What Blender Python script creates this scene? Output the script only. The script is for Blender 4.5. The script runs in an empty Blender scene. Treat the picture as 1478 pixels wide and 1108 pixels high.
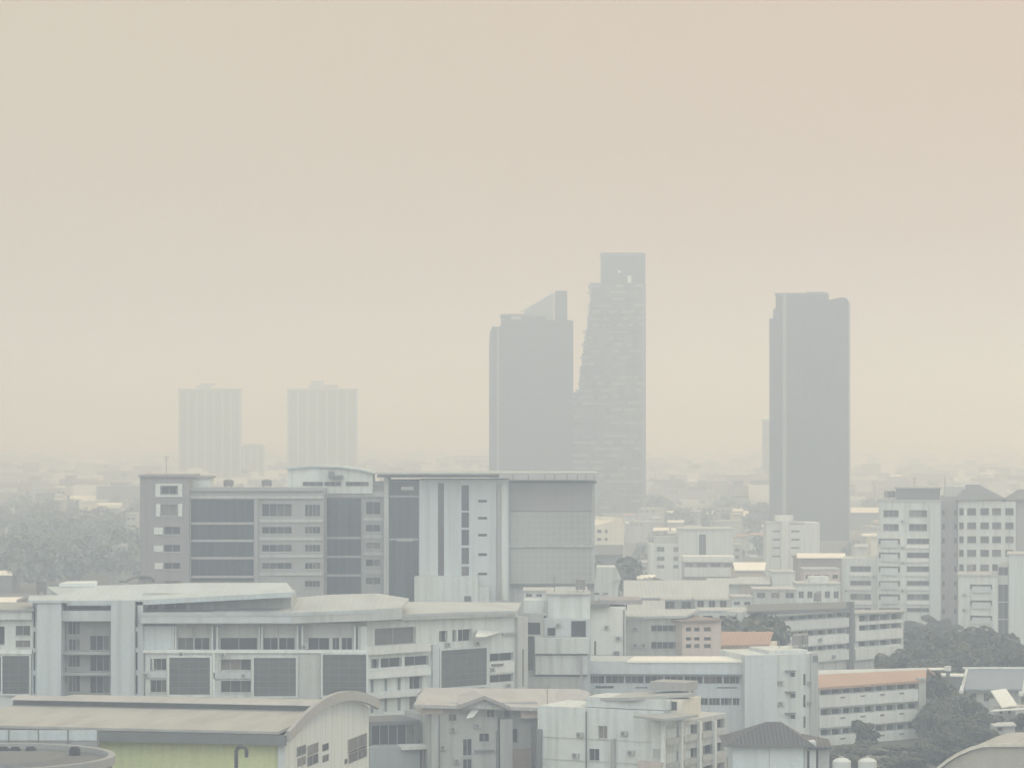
import bpy, math, random
from mathutils import Vector
R = math.radians
sc = bpy.context.scene
COL = sc.collection
rng = random.Random(7)

# ------------------------------------------------------------------ view constants
F = 4333.0            # focal length in photo pixels
CX, HY, H = 739.0, 615.0, 50.0   # principal column, horizon row, eye height above ground (m)

def world_pt(px, py, D):
    return Vector(((px-CX)/F*D, D, H-(py-HY)/F*D))

# ------------------------------------------------------------------ materials
def nt(name):
    m = bpy.data.materials.new(name); m.use_nodes = True
    t = m.node_tree; t.nodes.clear()
    out = t.nodes.new('ShaderNodeOutputMaterial')
    b = t.nodes.new('ShaderNodeBsdfPrincipled')
    t.links.new(b.outputs[0], out.inputs[0])
    return m, t, b
def N(t, kind, **kw):
    n = t.nodes.new(kind)
    for k, v in kw.items(): setattr(n, k, v)
    return n
def mixc(t, fac, a, b, blend='MIX'):
    n = N(t, 'ShaderNodeMix', data_type='RGBA', blend_type=blend)
    for sock, v in ((n.inputs[0], fac), (n.inputs[6], a), (n.inputs[7], b)):
        if isinstance(v, (int, float)): sock.default_value = v
        elif isinstance(v, tuple): sock.default_value = (*v[:3], 1)
        else: t.links.new(v, sock)
    return n.outputs[2]
def ramp(t, src, p0, p1, v0=0.0, v1=1.0):
    n = N(t, 'ShaderNodeMapRange'); n.inputs[1].default_value = p0; n.inputs[2].default_value = p1
    n.inputs[3].default_value = v0; n.inputs[4].default_value = v1
    t.links.new(src, n.inputs[0]); return n.outputs[0]
def noise(t, vec, scale, sx=1, sy=1, sz=1, detail=4):
    mp = N(t, 'ShaderNodeMapping'); mp.inputs[3].default_value = (sx, sy, sz)
    t.links.new(vec, mp.inputs[0])
    n = N(t, 'ShaderNodeTexNoise'); n.inputs['Scale'].default_value = scale; n.inputs['Detail'].default_value = detail
    t.links.new(mp.outputs[0], n.inputs['Vector']); return n.outputs[0]
def coords(t):
    return N(t, 'ShaderNodeTexCoord').outputs['Object']

def wall_mat(name, col, stain=0.35, rough=0.85):
    """painted render with rain streaks, patches of repaint and mould"""
    m, t, b = nt(name); v = coords(t)
    streak = ramp(t, noise(t, v, 0.9, 1.3, 1.3, 0.07), 0.45, 0.75)
    patch = ramp(t, noise(t, v, 0.12), 0.35, 0.7)
    fine = noise(t, v, 2.5, detail=6)
    dark = tuple(c*0.55 for c in col[:2])+(col[2]*0.5,)
    warm = tuple(c*f for c, f in zip(col, (0.98, 0.93, 0.85)))
    c = mixc(t, ramp(t, patch, 0, 1, 0, 0.6), col, warm)
    mul = N(t, 'ShaderNodeMath', operation='MULTIPLY'); t.links.new(streak, mul.inputs[0]); mul.inputs[1].default_value = stain
    c = mixc(t, mul.outputs[0], c, dark)
    c = mixc(t, ramp(t, fine, 0.3, 0.75, 0, 0.3), c, dark)
    inf = N(t, 'ShaderNodeObjectInfo')
    hsv = N(t, 'ShaderNodeHueSaturation'); t.links.new(ramp(t, inf.outputs['Random'], 0, 1, 0.93, 1.05), hsv.inputs['Value'])
    t.links.new(c, hsv.inputs['Color'])
    t.links.new(hsv.outputs[0], b.inputs['Base Color']); b.inputs['Roughness'].default_value = rough
    b.inputs['Specular IOR Level'].default_value = 0.3
    return m

def glass_mat(name, col, rough=0.12, var=0.08, blinds=(0.30, 0.28, 0.25)):
    """dark window glass: tint and drawn blinds differ from window to window"""
    m, t, b = nt(name)
    inf = N(t, 'ShaderNodeObjectInfo'); v = coords(t)
    geo = N(t, 'ShaderNodeNewGeometry')
    ad = N(t, 'ShaderNodeMath', operation='ADD'); t.links.new(inf.outputs['Random'], ad.inputs[0]); t.links.new(geo.outputs['Random Per Island'], ad.inputs[1])
    fr = N(t, 'ShaderNodeMath', operation='FRACT'); t.links.new(ad.outputs[0], fr.inputs[0])
    c = mixc(t, ramp(t, fr.outputs[0], 0.55, 1.0, 0, var*5), col, blinds)
    c = mixc(t, ramp(t, noise(t, v, 0.8), 0.4, 0.7, 0, 0.4), c, tuple(x*0.45 for x in col))
    t.links.new(c, b.inputs['Base Color']); b.inputs['Roughness'].default_value = rough
    b.inputs['Specular IOR Level'].default_value = 0.45
    return m

def roof_mat(name, col, ribs=1.2, axis=0, rough=0.55, stain=0.4, metal=0.0):
    """ribbed sheet or tile roof with rust and dirt runs"""
    m, t, b = nt(name); v = coords(t)
    sep = N(t, 'ShaderNodeSeparateXYZ'); t.links.new(v, sep.inputs[0])
    mu = N(t, 'ShaderNodeMath', operation='MULTIPLY'); t.links.new(sep.outputs[axis], mu.inputs[0]); mu.inputs[1].default_value = 6.283*ribs
    si = N(t, 'ShaderNodeMath', operation='SINE'); t.links.new(mu.outputs[0], si.inputs[0])
    bump = N(t, 'ShaderNodeBump'); bump.inputs['Strength'].default_value = 0.35; bump.inputs['Distance'].default_value = 0.05
    t.links.new(si.outputs[0], bump.inputs['Height']); t.links.new(bump.outputs[0], b.inputs['Normal'])
    c = mixc(t, ramp(t, noise(t, v, 0.35, 1, 0.25, 1), 0.42, 0.72, 0, stain), col, tuple(x*0.5 for x in col))
    c = mixc(t, ramp(t, noise(t, v, 1.6, detail=6), 0.4, 0.75, 0, 0.3), c, (col[0]*0.78, col[1]*0.74, col[2]*0.70))
    t.links.new(c, b.inputs['Base Color']); b.inputs['Roughness'].default_value = rough; b.inputs['Metallic'].default_value = metal
    return m

def screen_mat(name, col):
    """close louvre screen"""
    m, t, b = nt(name); v = coords(t)
    br = N(t, 'ShaderNodeTexBrick'); br.offset = 0
    mp = N(t, 'ShaderNodeMapping'); mp.inputs[1].default_value = (0, 0, 0); mp.inputs[2].default_value = (R(90), 0, 0); t.links.new(v, mp.inputs[0])
    t.links.new(mp.outputs[0], br.inputs['Vector'])
    br.inputs['Color1'].default_value = (*col, 1); br.inputs['Color2'].default_value = (*[c*0.75 for c in col], 1)
    br.inputs['Mortar'].default_value = (*[c*1.8 for c in col], 1); br.inputs['Scale'].default_value = 1
    br.inputs['Mortar Size'].default_value = 0.05; br.inputs['Brick Width'].default_value = 1.4; br.inputs['Row Height'].default_value = 0.9
    c = mixc(t, ramp(t, noise(t, v, 0.6), 0.35, 0.7, 0, 0.45), br.outputs[0], tuple(c*1.5 for c in col))
    t.links.new(c, b.inputs['Base Color']); b.inputs['Roughness'].default_value = 0.6
    return m

def curtain_mat(name, ca, cb, cm, w, h, rough=0.3):
    """glazed facade: panes of a tower, floor by floor"""
    m, t, b = nt(name); v = coords(t)
    sep = N(t, 'ShaderNodeSeparateXYZ'); t.links.new(v, sep.inputs[0])
    ad = N(t, 'ShaderNodeMath', operation='ADD'); t.links.new(sep.outputs[0], ad.inputs[0]); t.links.new(sep.outputs[1], ad.inputs[1])
    cmb = N(t, 'ShaderNodeCombineXYZ'); t.links.new(ad.outputs[0], cmb.inputs[0]); t.links.new(sep.outputs[2], cmb.inputs[1])
    br = N(t, 'ShaderNodeTexBrick'); br.offset = 0; t.links.new(cmb.outputs[0], br.inputs['Vector'])
    br.inputs['Color1'].default_value = (*ca, 1); br.inputs['Color2'].default_value = (*cb, 1); br.inputs['Mortar'].default_value = (*cm, 1)
    br.inputs['Scale'].default_value = 1; br.inputs['Mortar Size'].default_value = 0.12; br.inputs['Brick Width'].default_value = w; br.inputs['Row Height'].default_value = h
    c = mixc(t, ramp(t, noise(t, v, 0.05, 1, 1, 0.5), 0.35, 0.7, 0, 0.5), br.outputs[0], tuple(x*1.5 for x in ca))
    t.links.new(c, b.inputs['Base Color']); b.inputs['Roughness'].default_value = rough
    return m

def leaf_mat(name, c0, c1):
    m, t, b = nt(name)
    geo = N(t, 'ShaderNodeNewGeometry'); inf = N(t, 'ShaderNodeObjectInfo')
    c = mixc(t, geo.outputs['Random Per Island'], c0, c1)
    hsv = N(t, 'ShaderNodeHueSaturation'); t.links.new(ramp(t, inf.outputs['Random'], 0, 1, 0.75, 1.25), hsv.inputs['Value']); t.links.new(c, hsv.inputs['Color'])
    t.links.new(hsv.outputs[0], b.inputs['Base Color']); b.inputs['Roughness'].default_value = 0.7
    return m

M = {}
M['white'] = wall_mat('white_render', (0.60, 0.64, 0.645), 0.65)
M['bright'] = wall_mat('fresh_white_paint', (0.69, 0.72, 0.715), 0.4)
M['cool'] = wall_mat('pale_blue_render', (0.52, 0.575, 0.605), 0.45)
M['ice'] = wall_mat('ice_blue_render', (0.60, 0.68, 0.71), 0.25)
M['pale'] = wall_mat('pale_grey_render', (0.46, 0.475, 0.47), 0.6)
M['grey'] = wall_mat('grey_concrete', (0.36, 0.365, 0.365))
M['mauve'] = wall_mat('grey_mauve_tile', (0.31, 0.30, 0.305), 0.35)
M['dim'] = wall_mat('old_concrete', (0.17, 0.175, 0.18))
M['cream'] = wall_mat('cream_render', (0.70, 0.67, 0.58))
M['pink'] = wall_mat('faded_pink_render', (0.56, 0.49, 0.45))
M['brown'] = wall_mat('brown_brick_infill', (0.26, 0.21, 0.19))
M['green'] = wall_mat('lime_green_paint', (0.62, 0.67, 0.36), 0.35)
M['stair'] = wall_mat('blue_grey_paint', (0.36, 0.40, 0.42))
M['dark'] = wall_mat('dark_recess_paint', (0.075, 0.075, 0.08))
M['glass'] = glass_mat('window_glass', (0.045, 0.04, 0.042), var=0.13)
M['glass_blue'] = glass_mat('blue_tinted_glass', (0.042, 0.052, 0.052), 0.15, 0.05, (0.14, 0.16, 0.155))
M['frame'] = wall_mat('window_frame_metal', (0.42, 0.43, 0.43), 0.1, 0.5)
M['screen'] = screen_mat('slate_louvre', (0.075, 0.075, 0.072))
M['veil'] = curtain_mat('perforated_sunscreen', (0.29, 0.295, 0.28), (0.26, 0.265, 0.25), (0.34, 0.34, 0.325), 1.2, 1.1, 0.6)
M['veil_top'] = wall_mat('upper_sunscreen_panel', (0.35, 0.345, 0.345), 0.3)
M['sheet'] = roof_mat('pale_sheet_roof', (0.42, 0.45, 0.45))
M['sheet_blue'] = roof_mat('cool_sheet_roof', (0.46, 0.52, 0.53), stain=0.35)
M['sheet_white_lit'] = roof_mat('sunlit_sheet_roof', (0.90, 0.88, 0.80), stain=0.06, rough=0.3)  # white sheets, with the sun's glint put into the base colour
M['tan'] = roof_mat('tan_sheet_roof', (0.37, 0.37, 0.345), stain=0.5)
M['tan_wall'] = wall_mat('tan_panel', (0.42, 0.405, 0.35), 0.3)
M['tan_tile'] = roof_mat('faded_tile_roof', (0.40, 0.395, 0.385), ribs=2.0)
M['orange'] = roof_mat('orange_tile_roof', (0.39, 0.255, 0.18), ribs=1.5)
M['red'] = roof_mat('red_tile_roof', (0.40, 0.25, 0.18), ribs=1.5)
M['slate'] = roof_mat('dark_tile_roof', (0.045, 0.052, 0.064), ribs=2.0)
M['bluetile'] = roof_mat('blue_grey_tile_roof', (0.20, 0.235, 0.28), ribs=2.0, stain=0.2)
M['flat'] = wall_mat('flat_roof_screed', (0.36, 0.37, 0.36), 0.2)
M['metal'] = wall_mat('dull_metal', (0.22, 0.22, 0.22), 0.2, 0.4)
M['bark'] = wall_mat('bark', (0.10, 0.08, 0.06))
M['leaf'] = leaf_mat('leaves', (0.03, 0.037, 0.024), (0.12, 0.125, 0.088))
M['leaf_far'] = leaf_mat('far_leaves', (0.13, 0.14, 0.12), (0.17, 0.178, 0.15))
M['towerA'] = curtain_mat('tower_glazing', (0.02, 0.022, 0.02), (0.04, 0.042, 0.04), (0.10, 0.10, 0.10), 2.4, 3.3)
M['towerB'] = curtain_mat('tower_glazing_mixed', (0.015, 0.016, 0.015), (0.14, 0.14, 0.135), (0.16, 0.16, 0.15), 3.4, 3.3)
M['towerC'] = curtain_mat('tower_glazing_dark', (0.012, 0.013, 0.012), (0.05, 0.051, 0.05), (0.045, 0.045, 0.045), 2.6, 3.3)
M['slab'] = wall_mat('tower_slab_edges', (0.29, 0.29, 0.285), 0.3)
M['towerFar'] = curtain_mat('far_tower_face', (0.03, 0.03, 0.03), (0.08, 0.08, 0.08), (0.16, 0.16, 0.16), 3.0, 3.2)

# ------------------------------------------------------------------ mesh builder
class MB:
    def __init__(s): s.v = []; s.f = []; s.m = []
    def quad(s, *p, mi=0):
        n = len(s.v); s.v += [tuple(q) for q in p]; s.f.append(tuple(range(n, n+len(p)))); s.m.append(mi)
    def box(s, x0, x1, y0, y1, z0, z1, mi=0):
        if x1 < x0: x0, x1 = x1, x0
        if y1 < y0: y0, y1 = y1, y0
        if z1 < z0: z0, z1 = z1, z0
        n = len(s.v)
        s.v += [(x0,y0,z0),(x1,y0,z0),(x1,y1,z0),(x0,y1,z0),(x0,y0,z1),(x1,y0,z1),(x1,y1,z1),(x0,y1,z1)]
        for q in ((3,2,1,0),(4,5,6,7),(0,1,5,4),(1,2,6,5),(2,3,7,6),(3,0,4,7)):
            s.f.append(tuple(n+i for i in q)); s.m.append(mi)
    def slab(s, top, th, mi=0):
        """polygon of top points, given thickness th downwards"""
        n = len(top); k = len(s.v)
        s.v += [tuple(p) for p in top] + [(p[0], p[1], p[2]-th) for p in top]
        s.f.append(tuple(range(k, k+n))); s.m.append(mi)
        s.f.append(tuple(range(k+2*n-1, k+n-1, -1))); s.m.append(mi)
        for i in range(n):
            j = (i+1) % n; s.f.append((k+i, k+n+i, k+n+j, k+j)); s.m.append(mi)
    def prism(s, prof, x0, x1, mi=0):
        """profile of (y,z) swept along x"""
        n = len(prof); k = len(s.v)
        s.v += [(x0, y, z) for y, z in prof] + [(x1, y, z) for y, z in prof]
        s.f.append(tuple(range(k+n-1, k-1, -1))); s.m.append(mi); s.f.append(tuple(range(k+n, k+2*n))); s.m.append(mi)
        for i in range(n):
            j = (i+1) % n; s.f.append((k+i, k+j, k+n+j, k+n+i)); s.m.append(mi)
    def extr(s, prof, y0, y1, mi=0):
        """outline of (x,z) given depth along y"""
        n = len(prof); k = len(s.v)
        s.v += [(x, y0, z) for x, z in prof] + [(x, y1, z) for x, z in prof]
        s.f.append(tuple(range(k, k+n))); s.m.append(mi); s.f.append(tuple(range(k+2*n-1, k+n-1, -1))); s.m.append(mi)
        for i in range(n):
            j = (i+1) % n; s.f.append((k+i, k+n+i, k+n+j, k+j)); s.m.append(mi)
    def tube(s, pts, rads, n=8, mi=0, cap=True):
        k = len(s.v)
        for i, (p, r) in enumerate(zip(pts, rads)):
            p = Vector(p); d = (Vector(pts[min(i+1, len(pts)-1)])-Vector(pts[max(i-1, 0)])).normalized()
            a = d.orthogonal().normalized(); b = d.cross(a)
            for j in range(n):
                an = 2*math.pi*j/n; s.v.append(tuple(p+a*math.cos(an)*r+b*math.sin(an)*r))
        for i in range(len(pts)-1):
            for j in range(n):
                s.f.append((k+i*n+j, k+i*n+(j+1) % n, k+(i+1)*n+(j+1) % n, k+(i+1)*n+j)); s.m.append(mi)
        if cap:
            s.f.append(tuple(k+j for j in range(n-1, -1, -1))); s.m.append(mi)
            e = k+(len(pts)-1)*n; s.f.append(tuple(e+j for j in range(n))); s.m.append(mi)
    def mesh(s, name, mats):
        me = bpy.data.meshes.new(name); me.from_pydata(s.v, [], s.f)
        for m in mats: me.materials.append(M[m] if isinstance(m, str) else m)
        me.polygons.foreach_set('material_index', s.m); me.update()
        return me
    def build(s, name, mats, parent=None, frame=None):
        if not isinstance(mats, (list, tuple)): mats = [mats]
        o = bpy.data.objects.new(name, s.mesh(name, mats)); COL.objects.link(o)
        if parent is not None: o.parent = parent
        if frame is not None: frame.place(o)
        return o

def tag(o, label=None, cat=None, group=None, kind=None):
    for k, v in (('label', label), ('category', cat), ('group', group), ('kind', kind)):
        if v: o[k] = v
    return o

def wall_grid(mb, P, a0, a1, b0, b1, ops, rec, mi=0):
    """a wall face over [a0,a1]x[b0,b1] with real openings of depth rec; P(a,b,d) -> point"""
    A = sorted({a0, a1, *[min(max(o[i], a0), a1) for o in ops for i in (0, 1)]})
    Bz = sorted({b0, b1, *[min(max(o[i], b0), b1) for o in ops for i in (2, 3)]})
    for i in range(len(A)-1):
        for j in range(len(Bz)-1):
            ca, cb = (A[i]+A[i+1])/2, (Bz[j]+Bz[j+1])/2
            if any(o[0] < ca < o[1] and o[2] < cb < o[3] for o in ops): continue
            mb.quad(P(A[i], Bz[j], 0), P(A[i+1], Bz[j], 0), P(A[i+1], Bz[j+1], 0), P(A[i], Bz[j+1], 0), mi=mi)
    for o in ops:
        x0, x1, z0, z1 = o[:4]
        mb.quad(P(x0,z0,0), P(x0,z1,0), P(x0,z1,rec), P(x0,z0,rec), mi=mi)
        mb.quad(P(x1,z0,0), P(x1,z0,rec), P(x1,z1,rec), P(x1,z1,0), mi=mi)
        mb.quad(P(x0,z0,0), P(x0,z0,rec), P(x1,z0,rec), P(x1,z0,0), mi=mi)
        mb.quad(P(x0,z1,0), P(x1,z1,0), P(x1,z1,rec), P(x0,z1,rec), mi=mi)

class Frame:
    """a facade plane standing in the world: origin at its left foot, x along the wall, y into the building"""
    def __init__(s, pl, dl, pr, dr, root=None):
        a, b = world_pt(pl, HY, dl), world_pt(pr, HY, dr)
        s.ox, s.oy = a.x, a.y; s.th = math.atan2(b.y-a.y, b.x-a.x); s.L = math.hypot(b.x-a.x, b.y-a.y)
        s.root = root
    def place(s, o):
        if s.root is None: o.location = (s.ox, s.oy, 0); o.rotation_euler = (0, 0, s.th); return
        r = s.root; c, n = math.cos(-r.th), math.sin(-r.th); dx, dy = s.ox-r.ox, s.oy-r.oy
        o.location = (c*dx-n*dy, n*dx+c*dy, 0); o.rotation_euler = (0, 0, s.th-r.th)
    def ut(s, px, v=0):
        k = (px-CX)/F; e = (math.cos(s.th), math.sin(s.th))
        qx, qy = s.ox-v*e[1], s.oy+v*e[0]
        # q + u e = t (k,1)
        u = (qy*k-qx)/(e[0]-k*e[1]); return u, qy+u*e[1]
    def U(s, px, v=0): return s.ut(px, v)[0]
    def Z(s, px, py, v=0): return H-(py-HY)/F*s.ut(px, v)[1]
    def P(s, px, py, v=0):
        u, t = s.ut(px, v); return (u, v, H-(py-HY)/F*t)

class Thing:
    """a building: an Empty at its base and parts measured on one or more facade planes"""
    def __init__(s, name, label, cat, pl, dl, pr, dr, group=None):
        s.fr = Frame(pl, dl, pr, dr)
        e = bpy.data.objects.new(name, None); COL.objects.link(e); s.fr.place(e); s.e = e
        tag(e, label, cat, group)
        s.base = s.fr; s.fr = Frame(pl, dl, pr, dr, s.base)
    def frame(s, pl, dl, pr, dr): s.fr = Frame(pl, dl, pr, dr, s.base); return s
    def home(s): s.fr = Frame.__new__(Frame); s.fr.__dict__.update(s.base.__dict__); s.fr.root = s.base; return s
    def rects(s, xs, ys, ref=None, v=0):
        r = []
        for x0, x1 in xs:
            for y0, y1 in ys:
                q = ref if ref is not None else (x0+x1)/2
                r.append((s.fr.U(x0, v), s.fr.U(x1, v), s.fr.Z(q, y1, v), s.fr.Z(q, y0, v)))
        return r
    def wall(s, x0, x1, ytop, depth, mat, ops=(), v=0, ref=None, ybot=None, rec=0.3, win='window', glass='glass', cols=2, name='wall', side=(), sill=True, rows=1):
        """solid block; ops = openings (u0,u1,z0,z1) in the front, side = openings (y0,y1,z0,z1) in the right flank"""
        f = s.fr; u0, u1 = f.U(x0, v), f.U(x1, v); q = ref if ref is not None else (x0+x1)/2
        z1 = f.Z(q, ytop, v); z0 = 0 if ybot is None else f.Z(q, ybot, v)
        mb = MB(); ops = list(ops)
        PF = lambda a, b, d: (a, v+d, b)
        wall_grid(mb, PF, u0, u1, z0, z1, ops, rec)
        PR = lambda a, b, d: (u1-d, v+a, b)
        wall_grid(mb, PR, 0, depth, z0, z1, side, rec)
        mb.quad((u0,v,z0),(u0,v,z1),(u0,v+depth,z1),(u0,v+depth,z0)); mb.quad((u0,v+depth,z0),(u0,v+depth,z1),(u1,v+depth,z1),(u1,v+depth,z0))
        mb.quad((u0,v,z1),(u1,v,z1),(u1,v+depth,z1),(u0,v+depth,z1))
        if z0 > 0.5: mb.quad((u0,v,z0),(u0,v+depth,z0),(u1,v+depth,z0),(u1,v,z0))
        o = mb.build(name, mat, s.e, f)
        for op in ops: s.window(PF, op, rec, glass, cols, win, sill, rows)
        for op in side: s.window(PR, op, rec, glass, 1, win, sill, rows)
        return o
    def window(s, P, op, rec, glass, cols, name, sill=True, rows=1):
        a0, a1, b0, b1 = op; mb = MB()
        n = max(1, cols); fw = 0.07
        def bx(a, b, c, d, e0, e1, mi):
            p, q = P(a, c, e0), P(b, d, e1); mb.box(p[0], q[0], p[1], q[1], p[2], q[2], mi)
        for i in range(n):
            for j in range(rows):
                c0 = a0+(a1-a0)*i/n; c1 = a0+(a1-a0)*(i+1)/n; d0 = b0+(b1-b0)*j/rows; d1 = b0+(b1-b0)*(j+1)/rows
                bx(c0, c1, d0, d1, rec, rec+0.05+0.01*((i+j) % 2), 0)
        for i in range(n+1):
            c = a0+(a1-a0)*i/n; bx(max(a0, c-fw/2), min(a1, c+fw/2), b0, b1, rec-0.06, rec-0.004, 1)
        for j in range(rows+1):
            d = b0+(b1-b0)*j/rows; bx(a0, a1, max(b0, d-fw/2), min(b1, d+fw/2), rec-0.05, rec-0.006, 1)
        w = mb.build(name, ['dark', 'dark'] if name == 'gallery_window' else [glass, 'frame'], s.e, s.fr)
        if sill and (a1-a0) > 1.0:
            k = MB(); p, q = P(a0-0.1, b0-0.14, -0.12), P(a1+0.1, b0-0.01, rec*0.3); k.box(p[0], q[0], p[1], q[1], p[2], q[2])
            o = k.build('sill', 'pale', w)
        return w
    def bar(s, x0, x1, y0, y1, v0, v1, mat, name, ref=None, bev=False):
        """box between two photo columns and rows, from depth v0 to v1"""
        f = s.fr; q = ref if ref is not None else (x0+x1)/2; va = min(v0, v1)
        z0 = 0 if y1 is None else f.Z(q, y1, va)
        mb = MB(); mb.box(f.U(x0, va), f.U(x1, va), v0, v1, z0, f.Z(q, y0, va)); return mb.build(name, mat, s.e, f)
    def slab(s, pts, th, mat, name):
        """roof plane through points (px,py,v)"""
        mb = MB(); mb.slab([s.fr.P(*p) for p in pts], th); return mb.build(name, mat, s.e, s.fr)
    def strip(s, front, back, th, mat, name):
        mb = MB(); fp = [s.fr.P(*p) for p in front]; bp = [s.fr.P(*p) for p in back]
        n = len(fp); k = 0
        for dz in (0, -th):
            mb.v += [(p[0], p[1], p[2]+dz) for p in fp]+[(p[0], p[1], p[2]+dz) for p in bp]
        for i in range(n-1):
            mb.f += [(i, i+1, n+i+1, n+i), (3*n+i, 3*n+i+1, 2*n+i+1, 2*n+i), (2*n+i, 2*n+i+1, i+1, i), (n+i, n+i+1, 3*n+i+1, 3*n+i)]
        mb.f += [(0, n, 3*n, 2*n), (n-1, 3*n-1, 4*n-1, 2*n-1)]
        mb.m = [0]*len(mb.f); return mb.build(name, mat, s.e, s.fr)
    def panel(s, x0, x1, y0, y1, mat, name, v=-0.35, th=0.3, ref=None, border=0.25, bmat='white'):
        """a framed screen hung on the wall"""
        f = s.fr; q = ref if ref is not None else (x0+x1)/2; u0, u1 = f.U(x0, v), f.U(x1, v); z0, z1 = f.Z(q, y1, v), f.Z(q, y0, v)
        mb = MB(); mb.box(u0, u1, v, v+th, z0, z1)
        k = 0.9; z = z0+k
        while z < z1-0.3: mb.box(u0+0.02, u1-0.02, v-0.05, v-0.003, z, z+0.06); z += k
        o = mb.build(name, mat, s.e, f)
        if border:
            g = MB(); b = border
            g.box(u0-b, u0-0.003, v-0.12, v+th+0.1, z0-b, z1+b); g.box(u1+0.003, u1+b, v-0.12, v+th+0.1, z0-b, z1+b)
            g.box(u0-0.003, u1+0.003, v-0.12, v+th+0.1, z1+0.003, z1+b); g.box(u0-0.003, u1+0.003, v-0.12, v+th+0.1, z0-b, z0-0.003)
            g.build('frame', bmat, o)
        return o
    def curtain(s, x0, x1, y0, y1, bars, v, mat='glass_blue', n=6, name='curtain_wall', ref=None, bh=0.45):
        """tall glazing with mullions and spandrel bars at the given rows"""
        f = s.fr; q = ref if ref is not None else (x0+x1)/2; u0, u1 = f.U(x0, v), f.U(x1, v); z0, z1 = f.Z(q, y1, v), f.Z(q, y0, v)
        mb = MB()
        cuts = sorted([z0, z1]+[f.Z(q, b, v) for b in bars])
        for j in range(len(cuts)-1):
            for i in range(n): mb.box(u0+(u1-u0)*i/n, u0+(u1-u0)*(i+1)/n, v, v+0.1+0.01*((i+j) % 3), cuts[j], cuts[j+1])
        o = mb.build(name, mat, s.e, f)
        g = MB()
        for i in range(n+1):
            c = u0+(u1-u0)*i/n; g.box(c-0.03, c+0.03, v-0.1, v-0.004, z0, z1)
        if bars: g.build('mullion', 'dim', o)
        g = MB()
        for b in bars:
            z = f.Z(q, b, v); g.box(u0+0.01, u1-0.01, v-0.14, v-0.002, z-bh/2, z+bh/2)
        if bars: g.build('spandrel', 'grey', o)
        return o

# ================================================================== MIDDLE DISTANCE: big office block
b = Thing('office_block', 'wide grey office block with dark glass bays, rising behind the white school', 'office building', 202, 570, 467, 570)
f = b.fr
# left stair tower
ops = b.rects([(233, 255)], [(702, 713), (728, 744)], v=-1.5) + b.rects([(237, 260)], [(760, 771), (786, 796), (812, 821), (838, 848)], v=-1.5)
b.wall(202, 273, 687, 16, 'mauve', ops, v=-1.5, name='stair_tower')
mb = MB()
for (x0, x1, y0, y1) in ((224, 231, 698, 717), (257, 263, 698, 717), (231, 257, 698, 700.5), (231, 257, 714.5, 717), (225, 231, 727, 745), (257, 263, 727, 745), (222, 235, 761, 771), (222, 235, 787, 796), (223, 235, 812, 821)):
    mb.box(f.U(x0, -1.7), f.U(x1, -1.7), -1.7, -1.49, f.Z(237, y1, -1.7), f.Z(237, y0, -1.7))
mb.build('window_surround', 'bright', b.e, f)
b.bar(200, 275, 685, 688.5, -1.9, 15, 'mauve', 'parapet')
b.bar(268, 303, 689, None, 4, 12, 'white', 'roof_stair_house'); b.bar(267, 305, 687, 690, 3.6, 12.4, 'mauve', 'parapet')
# left wing
ops = b.rects([(378, 421)], [(727, 745), (760, 770), (786, 796), (812, 821)], ref=398) + b.rects([(440, 462)], [(728, 745), (760, 770), (786, 796), (812, 821), (838, 847)], ref=398)
big = b.rects([(275, 367)], [(721, 838)])
big_o = b.wall(273, 467, 705, 16, 'grey', ops, cols=4)
b.curtain(276, 366, 721, 838, [755, 780, 805, 832], -0.25, n=8)
for x0, x1 in ((273, 275.4), (367, 372)): b.bar(x0, x1, 719, None, -0.5, -0.02, 'grey', 'pilaster')
b.bar(273, 467, 703, 708.5, -0.45, -0.03, 'grey', 'parapet'); b.bar(273, 467, 715.5, 719.5, -0.4, -0.03, 'pale', 'cornice')
for y in (752, 778, 803, 829): b.bar(374, 466, y-3, y+1.5, -0.22, -0.03, 'pale', 'string_course', ref=398)
# roof penthouse with curved top
mb = MB(); pr = [f.P(x, y, 10)[::2] for x, y in ((415, 712), (538, 712), (538, 683), (520, 678), (490, 674), (450, 673), (415, 676))]
mb.extr(pr, 10, 20); mb.build('penthouse', 'white', b.e, f)
mb = MB(); pr = [f.P(x, y, 9.3)[::2] for x, y in ((413, 677), (413, 674.5), (450, 671.5), (490, 672.5), (520, 676.5), (541, 682), (541, 684), (520, 679), (490, 675), (450, 674))]
mb.extr(pr, 9.3, 20.5); mb.build('penthouse_roof', 'sheet_blue', b.e, f)
for r in b.rects([(437, 466), (468, 492), (499, 532)], [(695, 701)], v=9.7): b.window(lambda a, c, d: (a, 9.7+d, c), r, 0.2, 'glass', 3, 'window', False)
b.bar(474, 481, 680, 690, 8, 9.9, 'dim', 'air_unit'); b.bar(482, 495, 686, 690, 8.2, 9.8, 'dim', 'air_unit')
# set-back middle wing
ops = b.rects([(528, 549)], [(724, 742), (757, 767), (783, 792), (807, 817), (833, 843)], v=11, ref=538)
b.wall(467.5, 556, 700, 14, 'grey', ops, v=11, cols=2)
b.curtain(469, 521, 719, 858, [776, 803, 830], 10.7, 'glass_blue', 5)
b.bar(467.5, 556, 709, 717, 10.55, 10.97, 'pale', 'cornice'); b.bar(554, 561, 690, None, 9.5, 20, 'pale', 'pilaster')
for y in (750, 775, 800, 826): b.bar(523, 553, y-3, y+1.5, 10.75, 10.97, 'pale', 'string_course', ref=538)
b.bar(467.5, 556, 696, 700.5, 10.7, 25, 'flat', 'parapet')
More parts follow.
